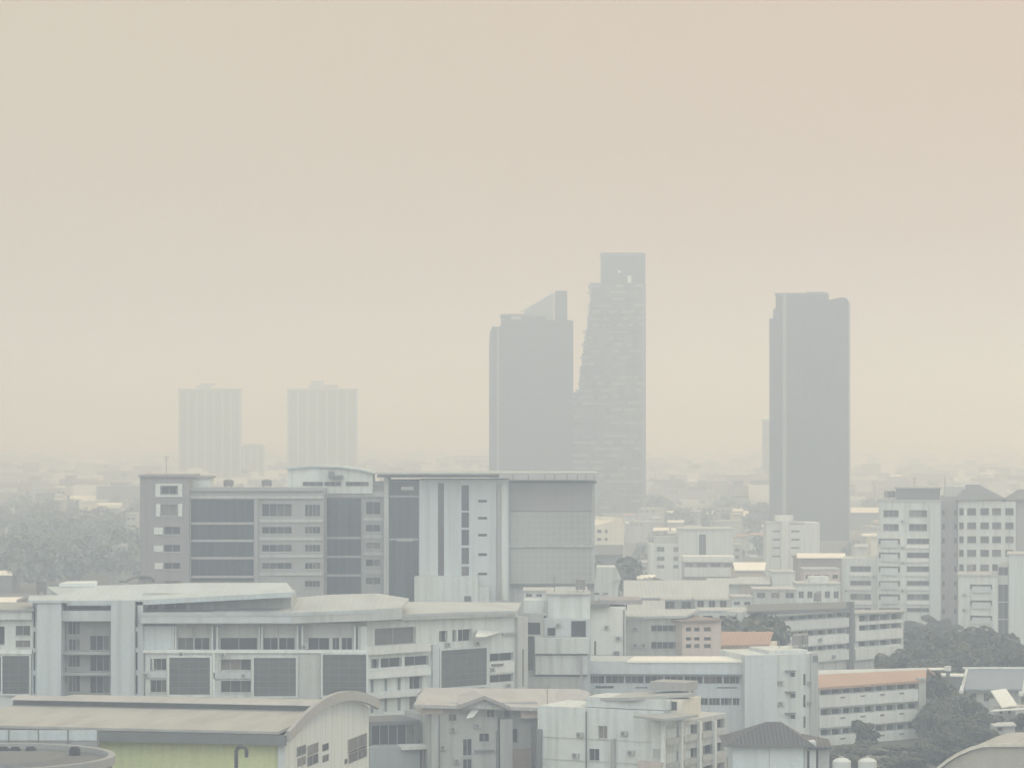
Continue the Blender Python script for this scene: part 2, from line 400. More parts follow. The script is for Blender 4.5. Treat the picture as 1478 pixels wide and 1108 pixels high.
# dark glazed stair
b.curtain(562, 604, 694, 866, [716, 778], 10.2, 'glass_blue', 4, bh=0.3); b.bar(561.3, 605, 693, None, 10.5, 24, 'dim', 'wall')
b.bar(579, 597, 702, 707, 9.8, 10.15, 'pale', 'sign_board'); b.bar(572, 596, 776.5, 781, 9.8, 10.0, 'grey', 'balcony')
# white panelled front with slots
v = 10
ops = b.rects([(632, 641)], [(697, 842)], v=v) + b.rects([(666, 677)], [(700, 737), (739, 761.5), (764, 787), (790, 814), (817, 842)], v=v)
ops += b.rects([(690, 703)], [(721, 725), (745.5, 749.5), (770, 774), (798, 802), (826, 830)], v=v)
b.wall(605, 735, 692, 14, 'cool', ops, v=v, cols=1, sill=False, rec=0.5)
for x in (619, 654, 717, 730): b.bar(x, x+0.7, 694, 866, v-0.06, v-0.003, 'pale', 'panel_joint')
b.bar(598, 690, 832, None, v-4, v-0.05, 'white', 'entrance_block'); b.bar(690, 706, 846, None, v-3, v-0.05, 'white', 'entrance_block')
b.bar(670, 680, 860, 867, v-4.2, v-4.02, 'dark', 'door')
# sunscreened right wing
v = 12
b.bar(735, 858, 697, None, v+0.6, v+14, 'pale', 'wall')
b.bar(736, 857, 698, 737, v, v+0.5, 'veil_top', 'sunscreen'); b.bar(736, 857.5, 738, 785.5, v-0.1, v+0.5, 'veil', 'sunscreen'); b.bar(736, 857.5, 790, 842, v-0.1, v+0.5, 'veil', 'sunscreen')
b.bar(733, 859, 785.8, 789.5, v-0.5, v+0.5, 'pale', 'ledge'); b.bar(733, 858, 842.5, 845.5, v-0.6, v+0.5, 'dim', 'ledge')
b.bar(724, 732, 698, 866, v-2.4, v-2.02, 'white', 'pilaster'); b.bar(716, 723.5, 698, 866, v-2.06, v-2.003, 'grey', 'recess')
b.bar(854, 858.5, 697, 842, v-0.3, v+0.58, 'pale', 'pilaster')
b.bar(824, 826.5, 845.6, None, v-0.4, v, 'dim', 'column'); b.bar(845, 849, 845.6, None, v-0.6, v-0.1, 'dim', 'column')
b.bar(544, 864, 682, 684.5, 6, 27, 'pale', 'roof_canopy'); b.bar(544, 720, 684.6, 689, 9, 26, 'mauve', 'canopy_edge')
for x in (740, 762, 786, 800, 818, 833, 845, 857): b.bar(x, x+1.2, 684.6, 697, v+0.3, v+0.5, 'grey', 'canopy_post')
b.bar(730, 861, 694.5, 697.3, v-0.6, v+14, 'dim', 'canopy_edge')
f = b.fr

# ================================================================== white school block in the foreground
s = Thing('school_block', 'long white school with square slate louvre panels, behind the green hall', 'school building', -45, 420, 530, 420)
f = s.fr
ops = s.rects([(-35, 6)], [(904, 930), (948, 998)]) + s.rects([(22, 43)], [(903, 917), (924, 934)])
s.wall(-45, 48, 882, 16, 'white', ops, v=0.3, cols=2)
s.panel(3.5, 42.5, 946, 1001, 'screen', 'louvre_panel', v=-0.1, border=0.2)
s.bar(-45, 46, 881, 894, -0.5, 0.28, 'white', 'fascia'); s.bar(-45, 46, 937.5, 943.5, -0.3, 0.28, 'bright', 'string_course')
s.bar(-45, 50, 879, 881.5, -0.9, 16, 'flat', 'parapet')
slots = [(874, 905), (911, 935), (941, 967), (974, 1001)]
s.wall(47, 53.5, 868, 14, 'cool', s.rects([(48.2, 51)], slots), v=0, cols=1, sill=False, rec=0.6, win='slot_window')
s.bar(53.5, 88, 866, None, -1.2, 12, 'cool', 'pier')
ops = s.rects([(91, 95)], [(903, 925), (931, 955), (962, 984)], v=2.5) + s.rects([(99, 115)], [(897, 915), (922, 938), (946, 962), (974, 998)], v=2.5) + s.rects([(130, 158)], [(917, 938), (945, 968), (975, 1000)], v=2.5)
s.wall(88, 160, 866, 12, 'grey', ops, v=2.5, cols=3)
s.bar(88.2, 160, 881, 896, 0, 2.45, 'cool', 'beam')
for y in (940, 970): s.bar(88.2, 160, y, y+4.5, 0.8, 2.45, 'grey', 'balcony')
s.bar(99, 145, 870, 879, 2.2, 2.45, 'dim', 'louvre_panel')
s.bar(160, 194, 866, None, -1.2, 12, 'cool', 'pier')
s.wall(194, 206, 868, 14, 'cool', s.rects([(195.3, 198.6)], slots), v=0, cols=1, sill=False, rec=0.6, win='slot_window')
s.slab([(40, 866, -1.5), (97, 866, -1.5), (97, 858, 6), (42, 859, 6)], 0.35, 'sheet_blue', 'roof')
# upper long roof and its storey
ops = s.rects([(214, 227)], [(866, 879)], v=4) + s.rects([(237, 268)], [(867, 879)], v=4)
s.wall(206, 420, 856, 10, 'pale', ops, v=4, cols=2, ybot=900)
for x in (228, 270, 279): s.bar(x, x+5, 858, 884, 3.7, 3.98, 'pale', 'pilaster')
s.slab([(96, 866.5, 0), (196, 866, 0), (330, 860, 0), (425, 854, 0), (414, 840.5, 14), (270, 841, 14), (68, 846.5, 14)], 0.7, 'sheet_blue', 'roof')
s.slab([(85, 842, 13), (140, 841, 13), (140, 838, 15), (97, 838.5, 15)], 0.5, 'bright', 'roof_ledge')
# main block: upper storey set back
cols = [(257, 279), (280.5, 302), (318, 371), (380, 401), (402.5, 425), (445, 475), (480, 489.5), (493, 508)]
s.wall(206, 530, 899, 12, 'pale', s.rects(cols, [(920, 938)], v=1.6), v=1.6, cols=2, sill=False)
for x in (248.5, 252, 305, 312, 373, 376.5, 428, 435, 511, 517): s.bar(x, x+2.6, 903, 941, 0.6, 1.57, 'white', 'pilaster')
s.bar(206, 248, 903, 941, 0.7, 1.57, 'cool', 'wall_panel'); s.bar(520, 530, 903, 940, 0.3, 1.57, 'white', 'pilaster')
for x in (277, 280, 401, 345, 491): s.bar(x, x+0.6, 904, 919, 1.4, 1.57, 'grey', 'conduit')
ops = s.rects([(217, 240)], [(950, 967), (981, 999)]) + s.rects([(317, 362)], [(951, 967), (982, 999)])
s.wall(206, 530, 940, 13, 'white', ops, v=0, cols=3, rec=0.8)
for x0, x1, y0, y1 in ((244.5, 303, 948.5, 1002), (366.5, 427, 949, 1004), (466, 528.5, 944, 1003)):
    s.panel(x0, x1, y0, y1, 'screen', 'louvre_panel', v=-0.3, border=0.3)
s.bar(206, 530, 937.5, 942, -0.35, 0.6, 'bright', 'ledge')
for x0, x1, y in ((207, 241, 969), (308, 363, 970)): s.bar(x0, x1, y, y+9, -0.3, -0.02, 'cool', 'balcony')
s.bar(306.5, 310, 942, None, -0.3, -0.02, 'bright', 'pilaster'); s.bar(430, 464, 943, None, -0.12, -0.02, 'pale', 'wall_panel')
s.bar(219, 222, 950, 966, -0.02, 0.4, 'pale', 'air_unit'); s.bar(314, 319, 951, 999, -0.1, 0.3, 'pale', 'mullion')
# low curved roof
fr_ = [(203, 884, -1.2), (300, 884, -1.2), (420, 883.5, -1.2), (500, 881, -1.2), (540, 879, -1.2), (580, 876.5, -0.5)]
bk = [(230, 880, 12), (300, 874.5, 14), (400, 864, 16), (480, 857.5, 16), (545, 856, 16), (590, 863, 14)]
s.strip(fr_, bk, 0.5, 'sheet', 'roof')
s.bar(203, 420, 884.5, 899, -1.1, 0.2, 'cool', 'fascia'); 
mb = MB(); mb.slab([f.P(420, 884.5, -1.1), f.P(545, 880, -1.1), f.P(580, 878, -1.1), f.P(580, 880, 2), f.P(420, 884, 2)], 1.45); mb.build('fascia', 'pale', s.e, f)
# right wing on its own line
s.frame(530, 421, 762, 441)
f = s.fr; q = 578
c1 = [(536, 547), (549.5, 580), (584, 619)]; c2 = [(535, 539.5), (555, 559), (574, 578.5), (591, 609)]
ops = s.rects(c1, [(948, 961.5)], q) + s.rects(c2, [(977.5, 995.5), (1006, 1025)], q) + s.rects([(541, 600)], [(905, 929)], q) \
    + s.rects([(634, 646)], [(910, 926)]) + s.rects([(653, 659), (661, 681)], [(908, 925)], 667) + s.rects([(707, 741)], [(942, 953.5), (973, 984)], 724)
s.wall(530, 747, 893, 12, 'white', ops, v=0, ref=q, cols=2, rec=0.6, sill=False)
for y0, y1 in ((930, 942), (965.5, 976.5), (997, 1005.5), (1029, 1038)): s.bar(531, 622, y0, y1, -0.9, -0.02, 'bright', 'balcony', ref=q)
s.bar(625, 634, 930, None, -0.5, -0.02, 'cool', 'pilaster', ref=630); s.bar(530, 533.5, 938, None, -0.4, -0.02, 'bright', 'pilaster')
s.panel(636.5, 702, 936.5, 990, 'screen', 'louvre_panel', v=-0.3, border=0.3, ref=669)
s.bar(705.5, 743, 956, 971, -0.2, -0.02, 'bright', 'balcony', ref=724); s.bar(711, 727, 957.2, 959.8, -0.5, -0.22, 'dim', 'air_unit', ref=724)
mb = MB(); mb.slab([f.P(686, 918, -3), f.P(700, 918, -3), f.P(724, 911, -0.1), f.P(690, 907.5, -0.1)], 0.12); mb.build('awning', 'bright', s.e, f)
s.bar(727, 745, 912.5, 916, -0.5, -0.02, 'grey', 'louvre_panel', ref=735)
s.wall(747, 762, 890, 10, 'pale', s.rects([(750, 752.5)], [(936, 990)]) , v=-0.6, cols=1, rec=0.5, sill=False, rows=4)
s.strip([(533, 889, -1.2), (600, 885.5, -1.2), (660, 883, -1.2), (746, 881, -1.2)], [(590, 868, 14), (640, 868.5, 13), (690, 869, 12), (752, 869, 10)], 0.4, 'sheet', 'roof')
mb = MB(); mb.slab([f.P(533, 889.5, -1.1), f.P(744, 881.5, -1.1), f.P(744, 881, 1), f.P(533, 889, 1)], 0.7); mb.build('fascia', 'pale', s.e, f)

# lean-to yard wall between school and flats
y = Thing('yard_building', 'low dark-fronted outbuilding between the hall gable and the tan flats', 'outbuilding', 534, 402, 622, 405)
y.wall(534, 606, 1040, 8, 'dim', y.rects([(537, 600)], [(1046, 1074)]), cols=5, glass='glass', rec=0.5)
y.bar(534, 606, 1077.5, None, -2, -0.02, 'stair', 'lower_wall'); y.bar(582, 622, 1075.5, 1081, -3, -0.5, 'bright', 'awning')
y.wall(607, 623, 1030, 7, 'pale', y.rects([(611, 620)], [(1042, 1058)]), v=0.5, cols=1); y.bar(609, 622, 1082, None, -1.2, 0.45, 'pink', 'lower_wall')

# ================================================================== green hall, bottom left
h = Thing('sports_hall', 'hall with lime green side wall and arched white gable end', 'hall', -60, 339, 412, 331)
f = h.fr
u1 = f.U(412); zE = f.Z(405, 1063)
W = 36.0; rise = 2.5
def arch(k, dz=0.0, over=0.0): # k in 0..1 across the gable
    yy = -over+k*(W+2*over); return (yy, zE+rise*(1-(2*k-1)**2)*1.0+dz)
mb = MB(); wall_grid(mb, lambda a, c, d: (a, d, c), f.U(-60), u1-0.02, 0, zE, [], 0.3); mb.quad((f.U(-60), 0, 0), (f.U(-60), W, 0), (f.U(-60), W, zE), (f.U(-60), 0, zE)); mb.quad((f.U(-60), W, 0), (u1, W, 0), (u1, W, zE), (f.U(-60), W, zE))
mb.build('green_wall', 'green', h.e, f)
n = 14; mb = MB(); pf = [(0, 0)]+[arch(i/n) for i in range(n+1)]+[(W, 0)]
mb.prism(pf, u1-0.35, u1); mb.build('gable_wall', 'white', h.e, f)
pr = [(-1.3, zE+0.42), (W*0.48, zE+1.05), (W*0.52, zE+1.05), (W+1.3, zE+0.42)]
mb = MB(); mb.prism([(y_, z_+0.3) for y_, z_ in pr]+pr[::-1], f.U(-60), u1-0.36); mb.build('roof', 'tan', h.e, f)
mb = MB(); mb.box(f.U(-60), u1-1.5, W*0.46, W*0.53, zE+1.2, zE+2.0); mb.build('ridge_louvre', 'dim', h.e, f)
mb = MB(); mb.prism([(W*0.44, zE+2.01), (W*0.495, zE+2.35), (W*0.55, zE+2.01), (W*0.55, zE+1.93), (W*0.44, zE+1.93)], f.U(-60), u1-1.2); mb.build('ridge_cap', 'tan_tile', h.e, f)
mb = MB()
for q_ in range(1, 9): mb.box(f.U(-60)+q_*4.5, f.U(-60)+q_*4.5+0.1, -1.2, W*0.46, zE+0.73, zE+0.735)
mb = MB(); t2 = [arch(i/n, 0.8, 1.4) for i in range(n+1)]; b2 = [arch(i/n, -0.35, 1.4) for i in range(n+1)]
mb.prism(t2+b2[::-1], u1+0.51, u1+1.0); mb.build('gable_trim', 'grey', h.e, f)
mb = MB(); mb.box(f.U(-60), u1+0.5, -1.75, -1.32, zE-0.75, zE+0.35); mb.build('gutter', 'dim', h.e, f)
h.bar(401, 411.5, 1064, None, -0.5, -0.02, 'white', 'corner_pier')
def flank(px, py):   # point on the gable plane x = u1 -> (y, z)
    e = f; k = (px-CX)/F; c, s_ = math.cos(e.th), math.sin(e.th); x0, y0 = e.ox+u1*c, e.oy+u1*s_
    # (x0 - s v) = t k ; (y0 + c v) = t
    v = (x0-y0*k)/(s_+c*k); t = y0+c*v; return v, H-(py-HY)/F*t
PR = lambda a, c, d: (u1+0.06-d, a, c)
for (x0, y0, x1, y1) in ((428, 1078, 441, 1087), (443, 1076, 459, 1085), (465, 1074, 474, 1081), (429, 1094, 441, 1102), (443, 1092, 459, 1100), (465, 1090, 474, 1097), (502, 1067, 529, 1078), (503, 1084, 529, 1091), (497, 1095, 501, 1101)):
    a, z1 = flank(x0, y0); c, z0 = flank(x1, y1); h.window(PR, (a, c, min(z0, z1), max(z0, z1)), 0.05, 'glass', 2 if x1-x0 > 12 else 1, 'window', False)
# gooseneck vent in front of the green wall
g = MB(); px0 = world_pt(341, 1095, 318); zt = world_pt(341, 1084, 318).z
pts = [(0, 0, 0), (0, 0, zt)]+[(0.55-0.55*math.cos(a*math.pi/8), 0, zt+0.55*math.sin(a*math.pi/8)) for a in range(1, 9)]+[(1.1, 0, zt-0.6)]
g.tube(pts, [0.2]*len(pts), 10); o = g.build('vent_pipe', 'dark'); o.location = (px0.x, px0.y, 0)
tag(o, 'dark gooseneck vent pipe standing in front of the green hall wall', 'pipe')

# round tank building and panel fence at the very corner
c0 = world_pt(-12, 1090, 312); r0 = 12.4; zr = c0.z
e = bpy.data.objects.new('round_tank', None); COL.objects.link(e); e.location = (c0.x, c0.y, 0)
tag(e, 'round grey concrete tank with a raised rim at the bottom left corner', 'tank')
mb = MB(); k = 48
def ring(r, z): return [(r*math.cos(2*math.pi*i/k), r*math.sin(2*math.pi*i/k), z) for i in range(k)]
rs = [ring(r0, 0), ring(r0, zr-0.9), ring(r0+0.35, zr-0.9), ring(r0+0.35, zr), ring(r0-0.35, zr), ring(r0-0.35, zr-0.7)]
for a, c in zip(rs, rs[1:]):
    for i in range(k): mb.quad(a[i], a[(i+1) % k], c[(i+1) % k], c[i], mi=0 if a is rs[0] else 1)
mb.build('shell', ['dim', 'grey'], e)
mb = MB(); mb.slab(ring(r0-0.36, zr-0.6), 0.3); mb.build('deck', 'dim', e)
mb = MB(); mb.tube([(0, 0, zr-0.6), (0, 0, zr-0.1)], [r0*0.62, r0*0.58], 40); mb.build('inner_rim', 'dim', e)
for px in (5, 22, 44, 108):
    p = world_pt(px, 1076, 318); mb = MB(); w_ = 0.55; mb.box(-w_, w_, -0.4, 0.4, 0, 0.7); mb.box(-w_*0.7, w_*0.7, -0.3, 0.3, 0.703, 0.9); mb.tube([(0, -0.42, 0.35), (0, -0.5, 0.35)], [0.25, 0.25], 10)
    o = mb.build('pump_box', 'dark'); o.location = (p.x, p.y, zr-0.595)
    tag(o, {5: 'dark pump box on the round tank, leftmost of four', 22: 'dark pump box on the round tank, second from the left', 44: 'dark pump box on the round tank, third from the left', 108: 'dark pump box on the round tank, alone at the right'}[px], 'pump box', 'pump boxes on the round tank')
p = world_pt(-30, 1068, 326); q = world_pt(141, 1068, 326)
e = bpy.data.objects.new('panel_fence', None); COL.objects.link(e); e.location = (p.x, p.y, 0); tag(e, 'low fence of pale blue sheet panels behind the round tank', 'fence')
mb = MB(); zt = world_pt(0, 1053, 326).z; zb = world_pt(0, 1068, 326).z; L = q.x-p.x; nP = 4; w = L/nP
for i in range(nP):
    mb = MB(); mb.box(i*w+0.08, (i+1)*w-0.08, 0, 0.08, zb, zt); mb.build('panel', 'cool', e)
for i in range(nP+1):
    mb = MB(); mb.box(i*w-0.076, i*w+0.076, -0.05, 0.13, 0, zt+0.05); mb.build('post', 'metal', e)
mb = MB(); mb.box(0.08, L-0.08, 0.09, 1.5, 0, zb+0.05); mb.build('base_wall', 'grey', e)

# ================================================================== flats in front, centre
a = Thing('tan_roofed_flats', 'grey block of flats with a pale tan hipped roof and small central gable', 'apartment building', 622, 398, 778, 401)
f = a.fr
ops = a.rects([(668.5, 681)], [(1066, 1090), (1095, 1120)]) + a.rects([(703, 714), (715.5, 722)], [(1021, 1035)], 712) + a.rects([(730, 738)], [(1021, 1036)]) + a.rects([(648, 659)], [(1030, 1040)]) + a.rects([(692, 706)], [(1058, 1070)]) + a.rects([(741, 749)], [(1052, 1072)])
a.wall(623, 718, 1013, 12, 'pale', [o for o in ops if o[1] < f.U(718)], cols=2)
a.wall(718.3, 776, 1013, 12, 'grey', [o for o in ops if o[0] > f.U(718.3)], v=0.8, cols=1)
a.bar(717, 720, 1055, None, -0.3, 0.78, 'dim', 'downpipe'); a.bar(741, 768, 1082, None, -0.5, 0.78, 'brown', 'shutter'); a.bar(686, 713, 1082, 1085, -0.4, -0.02, 'dim', 'ledge'); a.bar(769, 773, 1040, None, -0.2, 0.78, 'dim', 'downpipe')
a.bar(722, 740, 1037, None, -0.25, 0.78, 'pale', 'wall_panel')
a.slab([(597, 1016, -1.5), (790, 1021, -1.5), (846, 1016, 3), (838, 994, 11), (612, 992, 11)], 0.45, 'tan_tile', 'roof')
a.slab([(612, 991.8, 11.05), (838, 993.8, 11.05), (846, 1003, 20), (600, 1003, 20)], 0.4, 'tan_tile', 'roof')
mb = MB(); g0, g1, gp = f.P(664, 1016, -2.2), f.P(736, 1019, -2.2), f.P(699, 1003, -2.2)
mb.slab([g0, gp, (gp[0], 6, gp[2]), (g0[0], 6, g0[2])], 0.35); mb.slab([gp, g1, (g1[0], 6, g1[2]), (gp[0], 6, gp[2])], 0.35); mb.build('gable_roof', 'tan_tile', a.e, f)
mb = MB(); mb.extr([(g0[0]+0.3, g0[2]-0.5), (g1[0]-0.3, g1[2]-0.5), (gp[0], gp[2]-0.42)], -1.7, -0.01); mb.build('gable_wall', 'pale', a.e, f)
mb = MB(); mb.slab([g0, gp, (gp[0], -2.5, gp[2]), (g0[0], -2.5, g0[2])], 0.5); mb.slab([gp, g1, (g1[0], -2.5, g1[2]), (gp[0], -2.5, gp[2])], 0.5)
mb.build('gable_trim', 'mauve', a.e, f)
a.bar(610, 640, 1017, 1030, -0.2, 4, 'pink', 'balcony'); a.bar(752, 785, 1022, 1036, -0.6, 0.75, 'pink', 'balcony')
mb = MB(); mb.slab([f.P(673, 1036, -2.6), f.P(683, 1034, -2.6), f.P(697, 1016, -0.4), f.P(684, 1017, -0.4)], 0.06); o = mb.build('skylight_sheet', 'bright', a.e, f)

c = Thing('white_flats', 'white flats with a grid of balconied windows on the right face', 'apartment building', 776, 393, 957, 385)
f = c.fr
c.wall(776, 957, 1022, 9, 'white', c.rects([(863.5, 876.5)], [(1047, 1065)]) + c.rects([(850, 865)], [(1080, 1097)]) + c.rects([(942, 954)], [(1080, 1093)]), cols=2)
for yy in (1066, 1098): c.bar(778, 940, yy, yy+1.2, -0.08, -0.01, 'pale', 'string_course', ref=860)
c.bar(881.5, 887, 1066, 1110, -0.3, -0.01, 'grey', 'downpipe'); c.bar(920, 955, 1099, None, -1.2, -0.01, 'pink', 'porch')
c.bar(774, 781, 1052, None, -0.4, 2, 'dim', 'downpipe')
c.slab([(846, 1007, 1), (912, 1006, -0.3), (1003, 1000.5, 4), (990, 996, 8), (858, 1001, 8)], 0.4, 'flat', 'roof'); c.bar(846, 962, 1007.5, 1022, 0.6, 7, 'white', 'upper_wall')
c.frame(957, 385, 1049, 402)
f = c.fr
ops = c.rects([(963, 980), (989, 1007), (1015, 1031), (1035, 1046)], [(1044, 1058), (1078, 1092), (1108, 1120)], 1005)
c.wall(957, 1049, 1037, 7, 'pale', ops, cols=2, ref=1005, rec=0.7, win='balcony_window')
for y0 in (1058, 1092): 
    for x0, x1 in ((962.5, 980.5), (988.5, 1007.5), (1014.5, 1032), (1034.5, 1046.5)): c.bar(x0, x1, y0+0.5, y0+9, -0.25, -0.02, 'pale', 'balcony', ref=1005)
for x in (958.5, 984, 1010.5, 1032.5): c.bar(x, x+2.4, 1040, None, -0.5, -0.02, 'bright', 'pilaster', ref=x)
# roof terrace room
c.home(); f = c.fr
c.wall(902, 985, 1008, 6, 'cream', c.rects([(922, 930), (935, 944), (948, 962), (966, 977)], [(1012, 1025)], v=2), v=2, cols=1, ybot=1034, sill=False, name='roof_room')
c.slab([(914, 1032, -2.2), (960, 1037, -4), (1008, 1031, 0), (968, 1027, 1.5)], 0.3, 'flat', 'terrace_canopy')
c.bar(938, 990, 984, 996, 5, 9, 'grey', 'water_tank')
g = Thing('roof_hut', 'small hut with brownish wall, between the tan-roofed and the white flats', 'hut', 800, 404, 840, 401)
f = g.fr
g.wall(801, 838, 1018, 5, 'brown', g.rects([(805, 813), (818, 826)], [(1021, 1029)]), cols=1)
g.slab([(797, 1018, -0.7), (820, 1018, -0.7), (846, 996, 5), (806, 994.5, 5)], 0.25, 'tan_tile', 'roof'); g.slab([(820.3, 1018.5, -0.7), (843, 1010, -0.2), (852, 1001, 4), (846.3, 996, 5)], 0.25, 'tan_tile', 'roof')

# dark pyramid roof
p = Thing('pavilion', 'pavilion with a dark hipped roof and pale blue walls, bottom right of centre', 'pavilion', 1058, 372, 1162, 372)
f = p.fr
p.wall(1058, 1160, 1073, 9, 'ice', [], name='wall'); p.bar(1110, 1110.7, 1077, None, -0.06, -0.003, 'grey', 'panel_joint')
p.wall(1161, 1178, 1070, 7, 'white', p.rects([(1166, 1170)], [(1084, 1110)]), v=1, cols=1); p.bar(1181, 1197, 1076, None, 2, 6, 'pale', 'side_wall')
A = f.P(1048, 1075.5, -1.2); Bq = f.P(1176, 1075.5, -1.2); dp = 10.2
t0 = f.P(1106, 1041, 4.2); t1 = f.P(1127, 1041, 4.2)
mb = MB(); bl, br_ = (A[0], dp, A[2]), (Bq[0], dp, A[2])
mb.quad(A, Bq, t1, t0); mb.quad(Bq, br_, t1); mb.quad(br_, bl, t0, t1); mb.quad(bl, A, t0); mb.quad(bl, br_, Bq, A); mb.build('roof', 'slate', p.e, f)
p.bar(1047.5, 1176.5, 1075.6, 1077.6, -1.25, 9.9, 'dim', 'eave')
p.slab([(1168, 1078, 0.4), (1201, 1078, 0.4), (1196, 1066, 5), (1158, 1058, 5)], 0.3, 'slate', 'side_roof')

# ================================================================== white blocks right of the school
w = Thing('stepped_white_house', 'white stepped building with a tall dark recess, right of the school wing', 'building', 755, 452, 905, 452)
f = w.fr
w.wall(755, 785, 884, 9, 'pale', w.rects([(756, 780)], [(898, 916)]) + w.rects([(757, 771)], [(918, 968)]), cols=1, sill=False, rec=1.2)
w.wall(785.3, 852, 893, 9, 'cool', w.rects([(824.5, 846)], [(896, 919.5)]) + w.rects([(790, 802)], [(906, 918)]), v=0.4, cols=1, rec=0.8)
w.bar(772, 850, 921, 943, -2, -0.02, 'white', 'ledge_block'); w.bar(773, 848, 945.5, 973, -1.4, -0.02, 'white', 'ledge_block'); w.bar(773, 849, 943.1, 945.2, -1.2, -0.02, 'dim', 'recess')
w.bar(772, 848, 973.2, 975.5, -0.9, -0.02, 'dim', 'recess'); w.bar(756, 838, 976, None, -0.8, -0.02, 'pale', 'lower_wall')
w.bar(790, 852, 858, 893.2, 3, 11, 'white', 'upper_block'); w.bar(789, 853, 856, 858.5, 2.6, 11.4, 'pale', 'parapet'); w.bar(757, 790, 866, 884.2, 4, 10, 'white', 'upper_block'); w.bar(788, 791, 866, 893, 2.8, 2.98, 'grey', 'downpipe')
w.bar(837.5, 840.5, 945, 1000, -2.2, -1.9, 'mauve', 'downpipe')
w2 = Thing('plain_white_house', 'plain white block with a dark flat canopy roof, beside the stepped white building', 'building', 850, 474, 905, 474)
w2.wall(853, 903, 876, 11, 'bright', w2.rects([(857.5, 860.5)], [(925, 945)]), cols=1, sill=False); w2.bar(838, 880, 872, 875.9, -1.5, 9, 'dim', 'canopy_roof'); w2.bar(866, 927, 865.5, 871.9, 2, 12, 'mauve', 'canopy_roof')
w2.bar(852, 880, 945, 952, -0.8, -0.02, 'pale', 'ledge'); w2.bar(886, 894, 940, 948, -0.7, -0.02, 'dim', 'air_unit')
w3 = Thing('grey_side_house', 'pale house with two dark window strips, right of the plain white block', 'house', 898, 486, 985, 486)
f = w3.fr
w3.wall(899, 984, 889, 12, 'pale', w3.rects([(940, 981)], [(902, 911), (926, 936)]), cols=5)
w3.slab([(897, 890, -0.6), (990, 888, -0.6), (1010, 878, 11), (903, 880, 11)], 0.4, 'sheet', 'roof')
w4 = Thing('pink_house', 'faded pink house with a brown eave, left of the red roof', 'house', 984, 484, 1042, 487)
w4.wall(985, 1041, 897, 8, 'pink', w4.rects([(990, 998), (1002, 1010), (1016, 1026)], [(905, 911), (919, 924), (929, 935)]), cols=1, sill=False); w4.bar(982, 1043, 894, 897, -0.8, 8.5, 'brown', 'eave')
w5 = Thing('red_roofed_house', 'house with a faded red roof, above the long white building', 'house', 1030, 492, 1114, 490)
w5.wall(1031, 1113, 929, 8, 'cream', w5.rects([(1089, 1096), (1102, 1109)], [(929.5, 946)]), cols=1, sill=False)
w5.slab([(1029, 931, -0.6), (1110, 929, -0.6), (1116, 911, 7), (1030, 911, 7)], 0.3, 'red', 'roof'); w5.bar(1029, 1043, 931, 944, -0.2, -0.02, 'red', 'wall_panel')

# ================================================================== long white building
l = Thing('long_white_building', 'long white building with dark ribbon windows and a taller plain end block', 'building', 838, 456, 1076, 455)
f = l.fr
cc = [(846+i*(1073-846)/8, 846+(i+1)*(1073-846)/8-2.2) for i in range(8)]; c2 = [(1006+i*17.3, 1006+(i+1)*17.3-1.5) for i in range(4)]
ops = l.rects(cc, [(975.5, 986)], 955) + l.rects(c2, [(1007, 1017.5)]) + l.rects([(859, 886)], [(989.5, 993)])
ops += l.rects([(917, 935), (1035, 1064)], [(991, 993)])
l.wall(838, 1075, 955, 12, 'cool', ops, cols=3, rec=0.7, sill=False, ref=955)
l.bar(838, 1076, 954, 972.5, -0.5, -0.02, 'cool', 'fascia', ref=955); l.bar(846, 1074, 972.6, 974.6, -0.9, -0.02, 'dim', 'sunshade', ref=955)
l.slab([(905, 953, -0.7), (1076, 953, -0.7), (1076, 946.5, 6), (916, 946.5, 6)], 0.3, 'sheet_white_lit', 'roof')
for x in (880, 930, 985): l.bar(x, x+0.6, 957, 971, -0.54, -0.502, 'pale', 'panel_joint', ref=955)
l.frame(1075, 453, 1180, 456)
f = l.fr
ops = l.rects([(1141, 1148)], [(970, 976.5), (1000.5, 1007), (1031, 1037)]) + l.rects([(1159.5, 1163)], [(972, 988.5), (1002.5, 1020.5), (1033.5, 1050)]) + l.rects([(1077, 1081)], [(1038, 1048)])
l.wall(1075.3, 1180, 944, 12, 'white', ops, cols=1, sill=True)
l.bar(1075.3, 1122, 945, None, -0.35, -0.02, 'cool', 'wall_panel')  # bluish sheet so the right part reads as lit; light put into colour
for yy in (969, 999.5, 1030): l.bar(1136, 1149, yy-1.6, yy, -0.9, -0.02, 'dim', 'sunshade')
l.bar(1170, 1181, 942, None, -0.3, -0.02, 'pale', 'pilaster'); l.bar(1110, 1166, 938, 944.2, 1, 10, 'white', 'parapet'); l.bar(1174, 1181, 946, 954, -0.5, -0.3, 'dim', 'vent')

# ================================================================== orange-roofed school wing
o_ = Thing('orange_roofed_building', 'white four-storey building with an orange tile roof and dark gallery bands', 'school building', 1182, 470, 1336, 483)
f = o_.fr; q = 1255
rows = [(989, 997.5), (1018.5, 1027), (1047.5, 1056)]
cols = [(1184.5+i*15.8, 1184.5+(i+1)*15.8-1.0) for i in range(9)]
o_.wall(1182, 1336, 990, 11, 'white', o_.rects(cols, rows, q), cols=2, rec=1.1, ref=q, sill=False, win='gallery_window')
for y0, y1 in ((999, 1016), (1028.5, 1045), (1058, 1071)):
    o_.bar(1183, 1327, y0, y1, -0.6, -0.02, 'bright', 'balcony', ref=q)
    for x in (1214, 1243, 1271, 1299): o_.bar(x, x+6, y0+3.2, y0+5.2, -0.72, -0.602, 'dim', 'vent', ref=q)
o_.bar(1327, 1336.5, 978, None, -0.9, -0.02, 'pale', 'pilaster', ref=1331)
